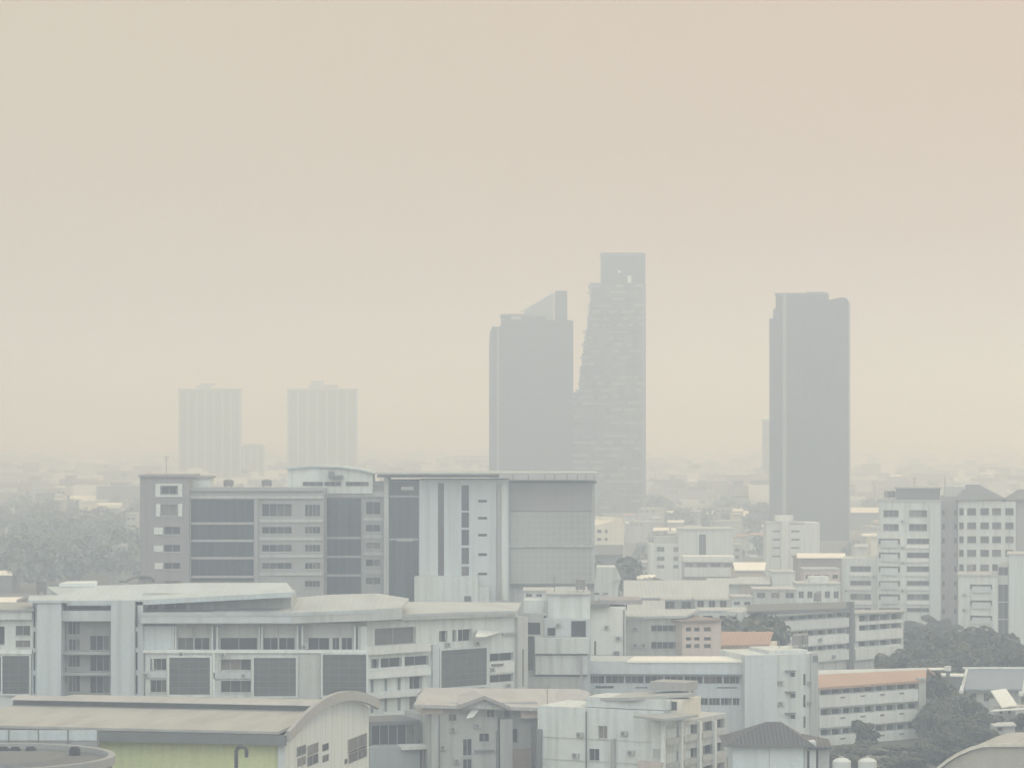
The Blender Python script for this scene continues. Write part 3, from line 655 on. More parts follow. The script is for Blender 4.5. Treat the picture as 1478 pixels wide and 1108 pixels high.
o_.slab([(1181, 992, -0.9), (1337, 981, -0.9), (1337, 966, 7), (1181, 973, 7)], 0.4, 'orange', 'roof')
o_.slab([(1180, 973, 7.03), (1338, 966, 7.03), (1338, 963, 8), (1172, 967, 8)], 0.4, 'sheet', 'roof_ridge'); o_.slab([(1172, 967, 8.05), (1338, 963, 8.05), (1350, 972, 13), (1182, 979, 13)], 0.3, 'orange', 'roof')
ar = Thing('walkway_roof', 'narrow bright walkway roof ending in a white cap, right of the orange roof', 'walkway', 1338, 505, 1372, 505)
ar.slab([(1334, 965.5, 0), (1366, 965.5, 0), (1366, 963, 2), (1334, 963, 2)], 0.15, 'bright', 'roof'); ar.bar(1365, 1373, 961.5, 968, -0.2, 1.2, 'bright', 'cap'); ar.bar(1366.5, 1371, 968.2, None, 0.1, 0.9, 'dim', 'post'); ar.bar(1340, 1343, 966.8, None, 0.3, 0.9, 'dim', 'post')

# ================================================================== banded building behind
n_ = Thing('banded_building', 'white building with dark and pale gallery bands and a dark drainpipe', 'school building', 1106, 548, 1304, 575)
f = n_.fr; q = 1170
cols = [(1110+i*14, 1110+(i+1)*14-1.0) for i in range(8)]; colr = [(1240+i*15.5, 1240+(i+1)*15.5-1) for i in range(4)]
ops = n_.rects(cols, [(887, 893), (910, 917), (933, 939)], q) + n_.rects(colr, [(886.5, 895), (901, 908), (924, 931)], 1268)
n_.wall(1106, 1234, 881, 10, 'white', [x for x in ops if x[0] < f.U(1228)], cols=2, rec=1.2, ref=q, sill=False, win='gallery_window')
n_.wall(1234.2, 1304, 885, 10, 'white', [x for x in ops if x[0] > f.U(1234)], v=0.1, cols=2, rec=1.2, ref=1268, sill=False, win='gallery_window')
for y0, y1 in ((894.5, 908), (918.5, 931.5), (941, 956)): n_.bar(1108, 1226, y0, y1, -0.7, -0.02, 'bright', 'balcony', ref=q)
n_.bar(1107, 1226, 882.5, 886, -1.0, -0.02, 'bright', 'sunshade', ref=q)
for y0, y1 in ((896, 900), (910.5, 922.5), (934, 950)): n_.bar(1235, 1303, y0, y1, -0.6, 0.07, 'bright', 'balcony', ref=1268)
n_.bar(1234.5, 1240, 884, 925, -0.4, 0.07, 'bright', 'pilaster'); n_.bar(1227.5, 1233, 868, None, -1.0, -0.02, 'dim', 'downpipe')
n_.slab([(1078, 882, -1.6), (1226, 877, -1.6), (1226, 868, 9), (1078, 872, 9)], 0.5, 'dim', 'roof'); n_.slab([(1234, 884.5, -1), (1306, 881.5, -1), (1306, 879, 8), (1234, 880, 8)], 0.3, 'flat', 'roof')

# ================================================================== stepped white flats on the right
t_ = Thing('stepped_white_flats', 'tall stepped white flats with a grey lift shaft and square windows', 'apartment building', 1215, 742, 1466, 736)
f = t_.fr
rA = [(817, 825), (838, 845), (857, 865.5), (877, 883)]; rB = [(777, 785), (797, 805)]; rT = [(736, 746), (756, 766)]
t_.wall(1215, 1266, 806, 14, 'white', t_.rects([(1227, 1257)], rA), v=1, cols=3)
t_.wall(1266.2, 1358, 768, 16, 'white', t_.rects([(1268, 1299)], rB+rA, v=0) + t_.rects([(1309, 1341)], rB+rA, v=0), cols=3, rec=0.8)
t_.wall(1270, 1358, 724, 15, 'white', t_.rects([(1275, 1297)], rT, v=0.3) + t_.rects([(1312, 1338)], rT, v=0.3), v=0.3, ybot=768.3, cols=3, rec=0.8)
for y0 in (786, 806, 826, 846.5, 867): 
    t_.bar(1271, 1296, y0-6.5, y0+4, -0.5, -0.02, 'cool', 'balcony'); t_.bar(1308.5, 1341.5, y0, y0+5, -0.4, -0.02, 'bright', 'balcony')
for y0 in (826, 846, 867): t_.bar(1226, 1258, y0, y0+5, 0.6, 0.98, 'bright', 'balcony')
t_.bar(1342, 1357.5, 727, None, -0.6, -0.02, 'cool', 'pilaster')
t_.bar(1293, 1357, 705, 724.2, 3, 13, 'dim', 'machine_room'); t_.bar(1291, 1359, 703, 705.4, 2.6, 13.4, 'grey', 'parapet')
t_.bar(1266, 1274, 720, 724, 0.5, 9, 'pale', 'parapet'); t_.bar(1271, 1358.5, 721.5, 724.4, 0.05, 15.4, 'pale', 'parapet')
t_.wall(1358.3, 1383, 716, 12, 'mauve', t_.rects([(1359.5, 1364), (1377, 1381)], [(736, 744), (756, 764), (776, 784), (797, 805), (817, 825), (838, 846), (858, 866), (878, 886)], v=3), v=3, cols=1, sill=False, name='lift_shaft')
cR = [(1384.5, 1391), (1396, 1409), (1415, 1427.5), (1432, 1445), (1451, 1463)]
t_.wall(1383.2, 1466, 721, 14, 'white', t_.rects(cR, [(733, 743.5), (753.5, 763.5), (773.5, 783.5), (793, 803), (814, 824)], v=0.6), v=0.6, cols=1, rec=0.6)
t_.bar(1466.2, 1500, 716, None, 1.4, 16, 'grey', 'side_wall')
mb = MB(); a0, a1 = f.P(1380, 722, -0.3), f.P(1452, 720, -0.3); pk0, pk1 = f.P(1394, 699, 6), f.P(1412, 699, 6)
mb.quad(a0, a1, pk1, pk0); mb.quad(a1, (a1[0], 13, a1[2]), pk1); mb.quad((a0[0], 13, a0[2]), a0, pk0); mb.quad((a1[0], 13, a1[2]), (a0[0], 13, a0[2]), pk0, pk1); mb.quad(a0, (a0[0], 13, a0[2]), (a1[0], 13, a1[2]), a1)
mb.build('hipped_roof', 'dim', t_.e, f)
t_.bar(1362, 1394, 702, 716.2, 4, 10, 'pale', 'roof_stair_house'); t_.slab([(1446, 721, 0.5), (1500, 721, 0.5), (1500, 705, 8), (1470, 706, 8)], 0.4, 'dim', 'hipped_roof')
mb = MB(); pt = f.P(1364, 703, 6); mb.tube([(pt[0], pt[1], pt[2]), (pt[0], pt[1], pt[2]+3)], [0.12, 0.05], 6); mb.build('antenna', 'dim', t_.e, f)

k_ = Thing('balcony_flats', 'lower white flats with three open balconies and a dark stair slot', 'apartment building', 1383, 692, 1490, 689)
k_.wall(1383, 1440, 831, 12, 'white', k_.rects([(1400, 1432)], [(843, 850), (866, 873), (888, 895)]), cols=4, rec=0.9)
for y0 in (846, 869, 891): k_.bar(1403, 1430, y0, y0+9, -0.45, -0.02, 'cool', 'balcony')
k_.wall(1440.2, 1456, 814, 11, 'pale', k_.rects([(1441, 1455)], [(818, 830), (843, 868), (869, 893), (894, 916)], v=0.4), v=0.4, cols=2, sill=False)
k_.bar(1456.2, 1492, 801, None, -0.5, 12, 'cool', 'plain_wall'); k_.bar(1453, 1493, 798.5, 801, -0.8, 12.3, 'pale', 'parapet'); k_.bar(1381, 1441, 828.5, 831.4, -0.3, 12.3, 'pale', 'parapet')

# ================================================================== roofs and tanks lower right
r_ = Thing('curved_roof_hall', 'hall under a rounded tan roof at the bottom right corner', 'hall', 1356, 398, 1500, 393)
f = r_.fr
pr = [f.P(x, y_, 0)[::2] for x, y_ in ((1354, 1107), (1368, 1096), (1384, 1086), (1402, 1078), (1420, 1073), (1450, 1072.5), (1500, 1072.5))]
mb = MB(); mb.extr(pr+[(x, z-0.35) for x, z in pr[::-1]], 0, 16); mb.build('roof', 'tan', r_.e, f)
mb = MB(); mb.extr([(x+0.15, z-0.4) for x, z in pr]+[(pr[-1][0]+0.15, 0), (pr[0][0]+0.15, 0)], 0.3, 15.7); mb.build('wall', 'tan_wall', r_.e, f)
mb = MB(); mb.extr([(x-0.1, z+0.08) for x, z in pr]+[(x-0.1, z-0.4) for x, z in pr[::-1]], -0.25, -0.01); mb.build('roof_trim', 'cream', r_.e, f)
te = Thing('blue_roofed_hall', 'hall with a steep blue grey roof edged in white, among trees', 'hall', 1385, 520, 1500, 520)
f = te.fr
te.slab([(1392, 994, -1), (1475, 994, -1), (1480, 965, 6), (1398, 965, 6)], 0.3, 'bluetile', 'roof'); te.slab([(1398, 964.6, 6.05), (1480, 964.6, 6.05), (1486, 990, 13), (1390, 990, 13)], 0.3, 'bluetile', 'roof')
te.bar(1390, 1482, 962.5, 965.2, 5.8, 6.4, 'bright', 'ridge'); te.slab([(1384.5, 996, -1.3), (1390.5, 996, -1.3), (1397.5, 964, 6), (1394, 964, 6)], 0.5, 'bright', 'verge')
te.slab([(1470, 1000, -1.6), (1477, 1000, -1.6), (1483, 966, 6), (1478, 966, 6)], 0.5, 'bright', 'verge'); te.wall(1394, 1474, 994.5, 12, 'pale', te.rects([(1402, 1410), (1420, 1428), (1440, 1448)], [(1000, 1012)]), cols=1)
te.slab([(1360, 973.5, 0), (1390, 974.5, 0), (1393, 971.5, 4), (1357, 971, 4)], 0.25, 'bright', 'porch_roof'); te.bar(1362, 1388, 976.5, None, 0.4, 3.5, 'dim', 'porch_wall')
hu = Thing('white_gabled_shed', 'small shed with a white pitched roof before the blue roof', 'shed', 1432, 500, 1474, 497)
f = hu.fr
hu.slab([(1430, 996, 3), (1452, 993, 3), (1468, 1016, -1), (1446, 1020, -1)], 0.2, 'sheet_white_lit', 'roof'); hu.slab([(1429.7, 996.2, 3.05), (1452, 993.2, 3.05), (1450, 1004, 6), (1424, 1006, 6)], 0.2, 'sheet', 'roof')
hu.wall(1434, 1466, 1019, 5, 'pale', hu.rects([(1440, 1446), (1452, 1458)], [(1022, 1030)]), cols=1, v=0.4); hu.slab([(1428, 1026, -2.6), (1490, 1022, -2.6), (1490, 1020, -0.9), (1436, 1023, -0.9)], 0.12, 'bright', 'awning')
sh = Thing('low_pale_shed', 'low pale shed half hidden by trees above the rounded tan roof', 'shed', 1434, 455, 1466, 455)
sh.wall(1435, 1465, 1047, 4, 'pale', sh.rects([(1440, 1447)], [(1049, 1055)]), cols=1); sh.slab([(1433, 1047, -0.5), (1467, 1046, -0.5), (1462, 1041, 4), (1438, 1042, 4)], 0.2, 'sheet', 'roof')
for i, (px, lab) in enumerate(((1215, 'white cylindrical water tank nearer the dark-roofed pavilion'), (1252, 'white cylindrical water tank on the right, further from the pavilion'))):
    pp = world_pt(px, 1094, 420); e = bpy.data.objects.new('water_tank', None); COL.objects.link(e); e.location = (pp.x, pp.y, 0); tag(e, lab, 'water tank', 'white water tanks by the pavilion')
    mb = MB(); zt = pp.z; rr = 1.3; mb.tube([(0, 0, zt-3.4), (0, 0, zt-0.35)], [rr, rr], 20); mb.tube([(0, 0, zt-0.348), (0, 0, zt-0.05), (0, 0, zt+0.12)], [rr*0.98, rr*0.7, rr*0.25], 20); mb.build('drum', 'bright', e)
    mb = MB(); mb.tube([(0, 0, zt+0.121), (0, 0, zt+0.3)], [0.3, 0.28], 10); mb.build('lid', 'pale', e)
    mb = MB(); mb.box(-1.2, 1.2, -1.2, 1.2, 0, zt-3.405); mb.build('stand', 'grey', e)

# ------------------------------------------------------------------ fittings fixed to the buildings
def air_units(t, pts, v=0.0):
    """split-unit condensers bracketed to a wall, each on its own"""
    for px, py in pts:
        x, y_, z = t.fr.P(px, py, v-0.36); mb = MB(); mb.box(x-0.45, x+0.45, v-0.36, v-0.05, z-0.32, z+0.32)
        mb.tube([(x-0.1, v-0.365, z), (x-0.1, v-0.40, z)], [0.25, 0.25], 12, mi=1); mb.box(x-0.4, x-0.34, v-0.3, v-0.003, z-0.38, z-0.322, 1); mb.box(x+0.34, x+0.4, v-0.3, v-0.003, z-0.38, z-0.322, 1)
        mb.build('air_unit', ['pale', 'dim'], t.e, t.fr)
def roof_tank(t, px, v, z, r=0.75, h=1.5, mat='metal'):
    x = t.fr.U(px, v); mb = MB(); mb.tube([(x, v, z+0.5), (x, v, z+0.5+h), (x, v, z+0.72+h)], [r, r, r*0.35], 14)
    for a in range(4): mb.box(x+(a % 2-0.5)*r*1.2-0.05, x+(a % 2-0.5)*r*1.2+0.05, v+(a//2-0.5)*r*1.2-0.05, v+(a//2-0.5)*r*1.2+0.05, z, z+0.51)
    mb.build('roof_tank', mat, t.e, t.fr)
def aerial(t, px, v, z, h=3.2):
    x = t.fr.U(px, v); mb = MB(); mb.tube([(x, v, z), (x, v, z+h)], [0.05, 0.03], 6)
    for k in range(4): mb.tube([(x-0.55+0.1*k, v, z+h-0.2-0.28*k), (x+0.55-0.1*k, v, z+h-0.2-0.28*k)], [0.02, 0.02], 5)
    mb.build('aerial', 'dim', t.e, t.fr)
def pipe_run(t, pts, r=0.09, mat='dim'):
    mb = MB(); mb.tube([t.fr.P(*p) for p in pts], [r]*len(pts), 6); mb.build('pipe', mat, t.e, t.fr)
s.home(); air_units(s, [(211, 974), (352, 975), (322, 945), (440, 933), (262, 944)], -0.02); aerial(s, 470, 12, s.fr.Z(470, 858, 12)); roof_tank(s, 60, 8, s.fr.Z(60, 858, 8)); pipe_run(s, [(208.5, 942, -0.12), (208.5, 1010, -0.12)]); pipe_run(s, [(463.2, 944, -0.2), (463.2, 1008, -0.2)])
s.frame(530, 421, 762, 441); air_units(s, [(690, 928), (712, 966), (735, 989), (648, 930)], -0.02); pipe_run(s, [(744.8, 896, -0.12), (744.8, 995, -0.12)])
a.home(); air_units(a, [(655, 1052), (690, 1047), (640, 1078), (660, 1098)], -0.02); aerial(a, 640, 11, a.fr.Z(640, 992, 11), 2.5); pipe_run(a, [(634, 1030, -0.1), (634, 1108, -0.1)])
c.home(); air_units(c, [(836, 1060), (900, 1058), (830, 1090), (910, 1086)], -0.02); aerial(c, 790, 4, c.fr.Z(815, 1022, 0), 2.6); pipe_run(c, [(846, 1026, -0.1), (846, 1108, -0.1)])
w.home(); air_units(w, [(806, 902), (812, 950), (795, 985), (764, 990)], 0.38); aerial(w, 800, 7, w.fr.Z(800, 857, 3), 2.6); roof_tank(w, 838, 7, w.fr.Z(838, 857, 3))
w2.home(); air_units(w2, [(876, 905), (893, 921), (866, 962)], -0.02); pipe_run(w2, [(900.5, 880, -0.1), (900.5, 960, -0.1)])
w3.home(); air_units(w3, [(918, 907), (918, 931), (930, 931)], -0.02)
l.home(); air_units(l, [(850, 1000), (900, 1002), (960, 1000), (1000, 998)], -0.02)
l.frame(1075, 453, 1180, 456); air_units(l, [(1128, 985), (1128, 1015), (1170, 985), (1170, 1014)], -0.02); roof_tank(l, 1150, 5, l.fr.Z(1150, 938, 1)); roof_tank(l, 1160, 6, l.fr.Z(1150, 938, 1)); aerial(l, 1125, 6, l.fr.Z(1150, 938, 1), 2.4)
n_.home(); roof_tank(n_, 1180, 6, n_.fr.Z(1180, 871, 6)); aerial(n_, 1210, 6, n_.fr.Z(1210, 870, 6)); air_units(n_, [(1140, 925), (1185, 923), (1205, 947)], -0.72)
t_.home(); air_units(t_, [(1303, 752), (1303, 790), (1303, 812), (1303, 852), (1262, 832), (1222, 852)], 0.0); roof_tank(t_, 1280, 6, t_.fr.Z(1280, 721.5, 0)); roof_tank(t_, 1288, 8, t_.fr.Z(1280, 721.5, 0)); aerial(t_, 1320, 6, t_.fr.Z(1320, 703, 2.6), 2.5)
k_.home(); air_units(k_, [(1392, 858), (1392, 880)], -0.02); roof_tank(k_, 1400, 6, k_.fr.Z(1400, 829, 0))
b.home(); aerial(b, 240, 4, b.fr.Z(240, 685, -1.9), 3.5); roof_tank(b, 330, 8, b.fr.Z(330, 704, 0)-0.3, 1.0, 1.1); roof_tank(b, 385, 9, b.fr.Z(385, 704, 0)-0.3, 1.0, 1.1)
o_.home(); pipe_run(o_, [(1325.5, 1000, -0.1), (1325.5, 1070, -0.1)])

# ================================================================== trees
def crown(seed, r, h, n, leaf, squash=1.0):
    g = random.Random(seed); mb = MB(); cl = []
    for i in range(15):
        a = g.uniform(0, 6.283); rr = r*math.sqrt(g.random())*0.78; zz = h*g.uniform(0.12, 0.9)
        sh = 1-0.55*abs(zz/h-0.45)*1.6
        cl.append((rr*math.cos(a)*sh, rr*math.sin(a)*sh, zz, r*g.uniform(0.25, 0.45)))
    for i in range(n):
        cx, cy, cz, cr = g.choice(cl)
        d = Vector((g.gauss(0, 1), g.gauss(0, 1), g.gauss(0.15, 0.9))).normalized()*cr*(g.random()**0.35)
        p = Vector((cx, cy, cz))+Vector((d.x, d.y, d.z*0.8))
        nrm = (d.normalized()+Vector((g.gauss(0, .6), g.gauss(0, .6), g.gauss(0.3, .6)))).normalized()
        a = nrm.orthogonal().normalized(); b = nrm.cross(a); an = g.uniform(0, 6.283); a, b = a*math.cos(an)+b*math.sin(an), b*math.cos(an)-a*math.sin(an)
        s1 = leaf*g.uniform(0.6, 1.3); s2 = s1*g.uniform(0.45, 0.8)
        mb.quad(p-a*s1, p-b*s2, p+a*s1, p+b*s2)
    return mb
def trunk(seed, h, r):
    g = random.Random(seed); mb = MB(); mb.tube([(0, 0, 0), (0.1, 0.05, h*0.35), (0, 0.1, h*0.75)], [0.028*h, 0.02*h, 0.008*h], 8)
    for i in range(4):
        a = i*1.6+g.uniform(-.3, .3); z0 = h*g.uniform(0.25, 0.45)
        mb.tube([(0.08, 0.05, z0), (r*0.35*math.cos(a), r*0.35*math.sin(a), z0+h*0.16), (r*0.6*math.cos(a), r*0.6*math.sin(a), z0+h*0.3)], [0.012*h, 0.008*h, 0.003*h], 6)
    return mb
TREE = []
for k, (hh, rr) in enumerate(((10.5, 4.3), (9.0, 4.8), (12.0, 3.9), (8.0, 3.6))):
    cm = crown(40+k, rr, hh*0.74, 3200, 0.42).mesh('crown', ['leaf']); tm = trunk(50+k, hh, rr).mesh('trunk', ['bark'])
    for v in cm.vertices: v.co.z += hh*0.24
    TREE.append((cm, tm, hh))
def tree(px, py, D, label, group, kind=None, name='broadleaf_tree'):
    """a tree whose crown top sits at photo point (px,py) at distance D"""
    top = world_pt(px, py, D); k = rng.randrange(4) if kind is None else kind; cm, tm, hh = TREE[k]
    e = bpy.data.objects.new(name, None); COL.objects.link(e); e.location = (top.x, D, 0); s_ = top.z/hh; w_ = s_*rng.uniform(0.9, 1.25)
    w_ = max(w_, 0.75); e.rotation_euler = (0, 0, rng.uniform(0, 6.28)); e.scale = (w_, w_*rng.uniform(0.9, 1.1), s_)
    tag(e, label, 'tree', group)
    for m_, nm in ((cm, 'crown'), (tm, 'trunk')):
        o = bpy.data.objects.new(nm, m_); COL.objects.link(o); o.parent = e
    return e
gA = 'dark trees between the banded building and the right edge'
lab = 'dark tree in the belt between the banded building and the balcony flats'
for px, py, D in ((1262, 934, 590), (1284, 921, 600), (1300, 908, 615), (1322, 905, 620), (1344, 908, 612), (1352, 914, 585), (1372, 911, 590), (1398, 907, 580), (1416, 906, 575), (1440, 912, 570), (1462, 919, 565), (1482, 925, 560), (1312, 926, 572), (1275, 944, 560), (1336, 930, 560), (1366, 932, 552), (1392, 928, 555), (1425, 931, 550), (1454, 936, 548), (1300, 942, 540), (1475, 938, 545), (1346, 946, 535), (1388, 944, 540), (1410, 942, 538)):
    tree(px, py, D, lab, gA)
gB = 'trees between the orange-roofed building and the rounded tan roof'
lab = 'dark tree right of the orange roof, left of the blue roof'
for px, py, D in ((1349, 974, 492), (1366, 982, 490), (1384, 998, 488), (1352, 1000, 478), (1374, 1008, 476), (1400, 1006, 474), (1344, 1024, 466), (1366, 1030, 462), (1392, 1026, 464), (1418, 1022, 468), (1352, 1052, 446), (1378, 1054, 444), (1405, 1044, 448), (1336, 1070, 436), (1362, 1074, 430)):
    tree(px, py, D, lab, gB)
lab = 'tree with its crown among the sheds in front of the blue-roofed hall'
for px, py, D in ((1442, 1030, 466), (1478, 1030, 462), (1428, 1052, 447), (1476, 1046, 446), (1456, 1056, 440)): tree(px, py, D, lab, 'trees round the sheds')
lab = 'dark low tree in front of the orange roof by the tanks'
for px, py, D in ((1196, 1080, 440), (1222, 1074, 446), (1250, 1068, 450), (1284, 1072, 448), (1312, 1074, 445), (1240, 1088, 432), (1290, 1090, 430), (1316, 1092, 428)): tree(px, py, D, lab, 'trees in front of the orange-roofed building')
tree(1246, 1040, 460, 'slim pale tree rising in front of the orange-roofed building facade', None, 3)
lab = 'dark tree behind the red-roofed house, left of the banded building'
for px, py, D in ((1052, 893, 520), (1076, 886, 530), (1096, 880, 540), (1092, 896, 522), (1066, 900, 512)): tree(px, py, D, lab, 'trees behind the red-roofed house')
lab = 'tree in front of the stepped white flats, beside the banded building'
for px, py, D in ((1322, 893, 700), (1340, 888, 705), (1358, 890, 700), (1374, 896, 690), (1330, 902, 670)): tree(px, py, D, lab, 'trees before the stepped white flats')
lab = 'tree beside the sunscreened wing of the office block'
for px, py, D in ((885, 806, 715), (902, 811, 705)): tree(px, py, D, lab, 'trees beside the sunscreened wing')

# far-off wood left of the office block: one mass
def wood(name, spots, n, leaf, label_kind='stuff'):
    mb = MB(); g = random.Random(5)
    for (x, y_, h, r) in spots:
        c = crown(g.random(), r, h*0.8, n, leaf); k = len(mb.v)
        mb.v += [(p[0]+x, p[1]+y_, p[2]+h*0.2) for p in c.v]; mb.f += [tuple(i+k for i in q) for q in c.f]; mb.m += c.m
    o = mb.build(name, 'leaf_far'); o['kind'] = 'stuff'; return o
g = random.Random(11); spots = []
for i in range(150):
    D = g.uniform(900, 1450); px = g.uniform(-60, 215); x = (px-CX)/F*D; spots.append((x, D, g.uniform(10, 16), g.uniform(5, 8)))
for i in range(22):
    D = g.uniform(1340, 1480); px = g.uniform(930, 1110); spots.append(((px-CX)/F*D, D, g.uniform(9, 13), g.uniform(5, 8)))
for i in range(20):
    D = g.uniform(1040, 1380); px = g.uniform(905, 1240); spots.append(((px-CX)/F*D, D, g.uniform(6, 10), g.uniform(4, 6)))
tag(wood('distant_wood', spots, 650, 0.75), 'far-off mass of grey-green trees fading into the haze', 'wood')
spots = []
for i in range(420):
    D = 1500*math.exp(g.random()*1.25); px = g.uniform(-80, 1560); spots.append(((px-CX)/F*D, D, g.uniform(9, 15), g.uniform(7, 13)))
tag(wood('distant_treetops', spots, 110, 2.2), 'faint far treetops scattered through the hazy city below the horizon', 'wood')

# ================================================================== middle-distance houses
def flat_house(px0, px1, ytop, D, depth, mat, label, cat='house', group=None, rows=(), cols=0, roofbox=None, name='flat_roofed_house', yaw=0.0, gmat='glass'):
    t = Thing(name, label, cat, px0, D, px1, D+yaw, group)
    xs = [(px0+(px1-px0)*(i+0.22)/cols, px0+(px1-px0)*(i+0.80)/cols) for i in range(cols)] if cols else []
    t.wall(px0, px1, ytop, depth, mat, t.rects(xs, rows, (px0+px1)/2) if cols else [], cols=2, sill=False, glass=gmat)
    t.bar(px0-0.8, px1+0.8, ytop-1.6, ytop+0.4, -0.25, depth+0.2, 'pale', 'parapet')
    if roofbox: t.bar(roofbox[0], roofbox[1], roofbox[2], ytop-1.7, 2, min(depth-0.5, 6), mat, 'roof_stair_house')
    return t
def shed(px0, px1, yr, ye, D, depth, rmat, wmat, label, group=None, cat='shed', name='sheet_roofed_shed', inset=0):
    """long building: roof plane from eave row ye up to ridge row yr"""
    t = Thing(name, label, cat, px0, D, px1, D, group)
    t.wall(px0+1, px1-1, ye+0.6, depth*2, wmat, [], v=0.4)
    t.slab([(px0, ye, -0.5), (px1, ye, -0.5), (px1-inset, yr, depth), (px0+inset, yr, depth)], 0.3, rmat, 'roof')
    f_ = t.fr; a_, b_ = f_.P(px0+inset, yr, depth+0.05), f_.P(px1-inset, yr, depth+0.05); z_ = f_.P(px0, ye, -0.5)[2]
    mb = MB(); mb.slab([a_, b_, (b_[0], 2*depth, z_), (a_[0], 2*depth, z_)], 0.3); mb.build('roof', rmat, t.e, f_)
    return t
# beside and behind the sunscreened wing
gh = Thing('tall_gabled_house', 'narrow tall white house with a shallow gable, right against the sunscreened wing', 'house', 849, 640, 897, 640)
f = gh.fr; pr = [f.P(x, y_, 0)[::2] for x, y_ in ((850, 842), (861, 836), (862, 818), (889, 818), (897, 835), (893, 845), (891, 868))]
mb = MB(); mb.extr([(pr[0][0], 0)]+pr+[(pr[-1][0], 0)], 0, 9); mb.build('wall', 'white', gh.e, f)
for r_1 in gh.rects([(856, 865), (870, 878)], [(855, 858)], v=-0.05): gh.window(lambda a, c_, d: (a, -0.1+d, c_), r_1, 0.06, 'glass', 1, 'window', False)
gh.slab([(859, 836, -0.5), (862.5, 828, -0.5), (867, 833, 1), (866, 838, 1)], 0.1, 'bright', 'roof_sheet'); gh.slab([(884, 838, -0.3), (898, 834.5, -0.3), (898, 834, 9.2), (884, 838, 9.2)], 0.25, 'sheet', 'roof')
pg = Thing('leaning_pale_house', 'pale cream house with a sloping roofline right of the sunscreened wing', 'house', 858, 900, 902, 905)
f = pg.fr; pr = [f.P(x, y_, 0)[::2] for x, y_ in ((859, 758), (888, 751), (889, 746), (899, 747), (901, 760), (901, 800))]
mb = MB(); mb.extr([(pr[0][0], 0)]+pr+[(pr[-1][0], 0)], 0, 12); mb.build('wall', 'cream', pg.e, f)
for r_1 in pg.rects([(862, 868), (873, 877)], [(764, 769), (776, 780)], v=-0.05): pg.window(lambda a, c_, d: (a, -0.1+d, c_), r_1, 0.06, 'glass', 1, 'window', False)
shed(855, 900, 786, 800, 850, 9, 'dim', 'dim', 'dark-roofed low building below the leaning pale house', cat='building', name='dark_roofed_building')
flat_house(905, 935, 812, 760, 9, 'pale', 'small pale house between the dark-roofed building and the cluttered white flats', rows=[(818, 822), (828, 832)], cols=3)
shed(919, 946, 829, 834, 705, 5, 'sheet_white_lit', 'pale', 'little shed with a bright white roof right of the tall gabled house')
# cluttered white flats M2
m2 = Thing('white_slotted_flats', 'hazy white block of flats with one dark vertical slot', 'apartment building', 937, 900, 1072, 900)
m2.wall(980, 1058, 764, 14, 'white', m2.rects([(1009, 1019)], [(771, 801)]), cols=2, sill=False); m2.bar(979, 1059, 762.3, 764.3, -0.4, 14.3, 'pale', 'parapet')
m2.wall(937, 979.7, 785, 12, 'white', m2.rects([(948, 959), (972, 979)], [(789, 796), (803, 809), (815, 820)], v=0.5), v=0.5, cols=2, sill=False)
m2.wall(1058.3, 1071, 785, 10, 'pale', m2.rects([(1061, 1067)], [(791, 796), (801, 806)], v=0.8), v=0.8, cols=1, sill=False); m2.bar(944, 985, 774, 785.3, 4, 9, 'pale', 'roof_stair_house')
lb = Thing('long_parapet_house', 'low house with broad white parapet, before the white slotted flats', 'house', 985, 840, 1062, 840)
lb.wall(987, 1061, 812, 10, 'grey', lb.rects([(989, 1000), (1006, 1020), (1026, 1040), (1045, 1058)], [(813, 818)]), cols=2, sill=False); lb.bar(986, 1060, 803, 811, -1, 10.2, 'bright', 'parapet'); lb.bar(988, 1058, 819, 832, -1.5, -0.02, 'white', 'lower_wall')
shed(1060, 1104, 811, 822, 800, 8, 'sheet_white_lit', 'pink', 'low building with the most brilliantly lit cream roof', cat='building', name='bright_roofed_building', inset=-2)
# M1
m1 = Thing('ribbed_white_flats', 'pale ribbed block of flats at the foot of the dark tower', 'apartment building', 1106, 1000, 1184, 1000)
wr = [(765, 768), (777, 780), (789, 792), (801, 804)]
m1.wall(1106, 1128, 756, 12, 'white', m1.rects([(1115, 1126)], wr), cols=2, sill=False); m1.bar(1128.2, 1139, 752, None, -1, 12, 'white', 'stair_tower')
m1.wall(1139.2, 1161, 757, 12, 'white', m1.rects([(1142, 1154)], wr), cols=2, sill=False); m1.bar(1161.2, 1183, 754, None, -0.6, 13, 'white', 'plain_wall'); m1.bar(1120, 1145, 744, 752, 3, 9, 'white', 'roof_stair_house'); m1.bar(1105, 1162, 753.5, 756, -0.2, 12.2, 'pale', 'parapet')
shed(1150, 1220, 798, 804, 850, 7, 'sheet_white_lit', 'brown', 'long low building with brown shaded front, right of the ribbed flats', cat='building', name='long_low_building')
# clutter in front of the flats, near rows
flat_house(1114, 1148, 826, 700, 10, 'white', 'plain white box house left of the cluttered veranda house', rows=[(846, 853)], cols=1)
flat_house(1150, 1213, 843, 680, 10, 'white', 'white house with a row of dark openings left of the stepped flats', rows=[(853, 863)], cols=5, roofbox=(1168, 1196, 832))
flat_house(1160, 1212, 822, 720, 9, 'pink', 'faded pink house with shaded windows behind the white row house', rows=[(829, 835)], cols=4)
flat_house(1088, 1150, 851, 650, 10, 'pale', 'pale house with a shaded balcony strip, below the plain white box house', rows=[(855, 863)], cols=3)
shed(1020, 1068, 834, 842, 690, 8, 'sheet', 'pale', 'shed with a pale ribbed roof below the brilliantly lit roof')
shed(1066, 1112, 832, 842, 695, 8, 'sheet', 'pink', 'shed with a pinkish front, right of the pale ribbed roof', )
shed(900, 1052, 837, 862, 652, 14, 'sheet', 'pale', 'broad warehouse under a large grey sheet roof, right of the gabled house', cat='warehouse', name='broad_warehouse')
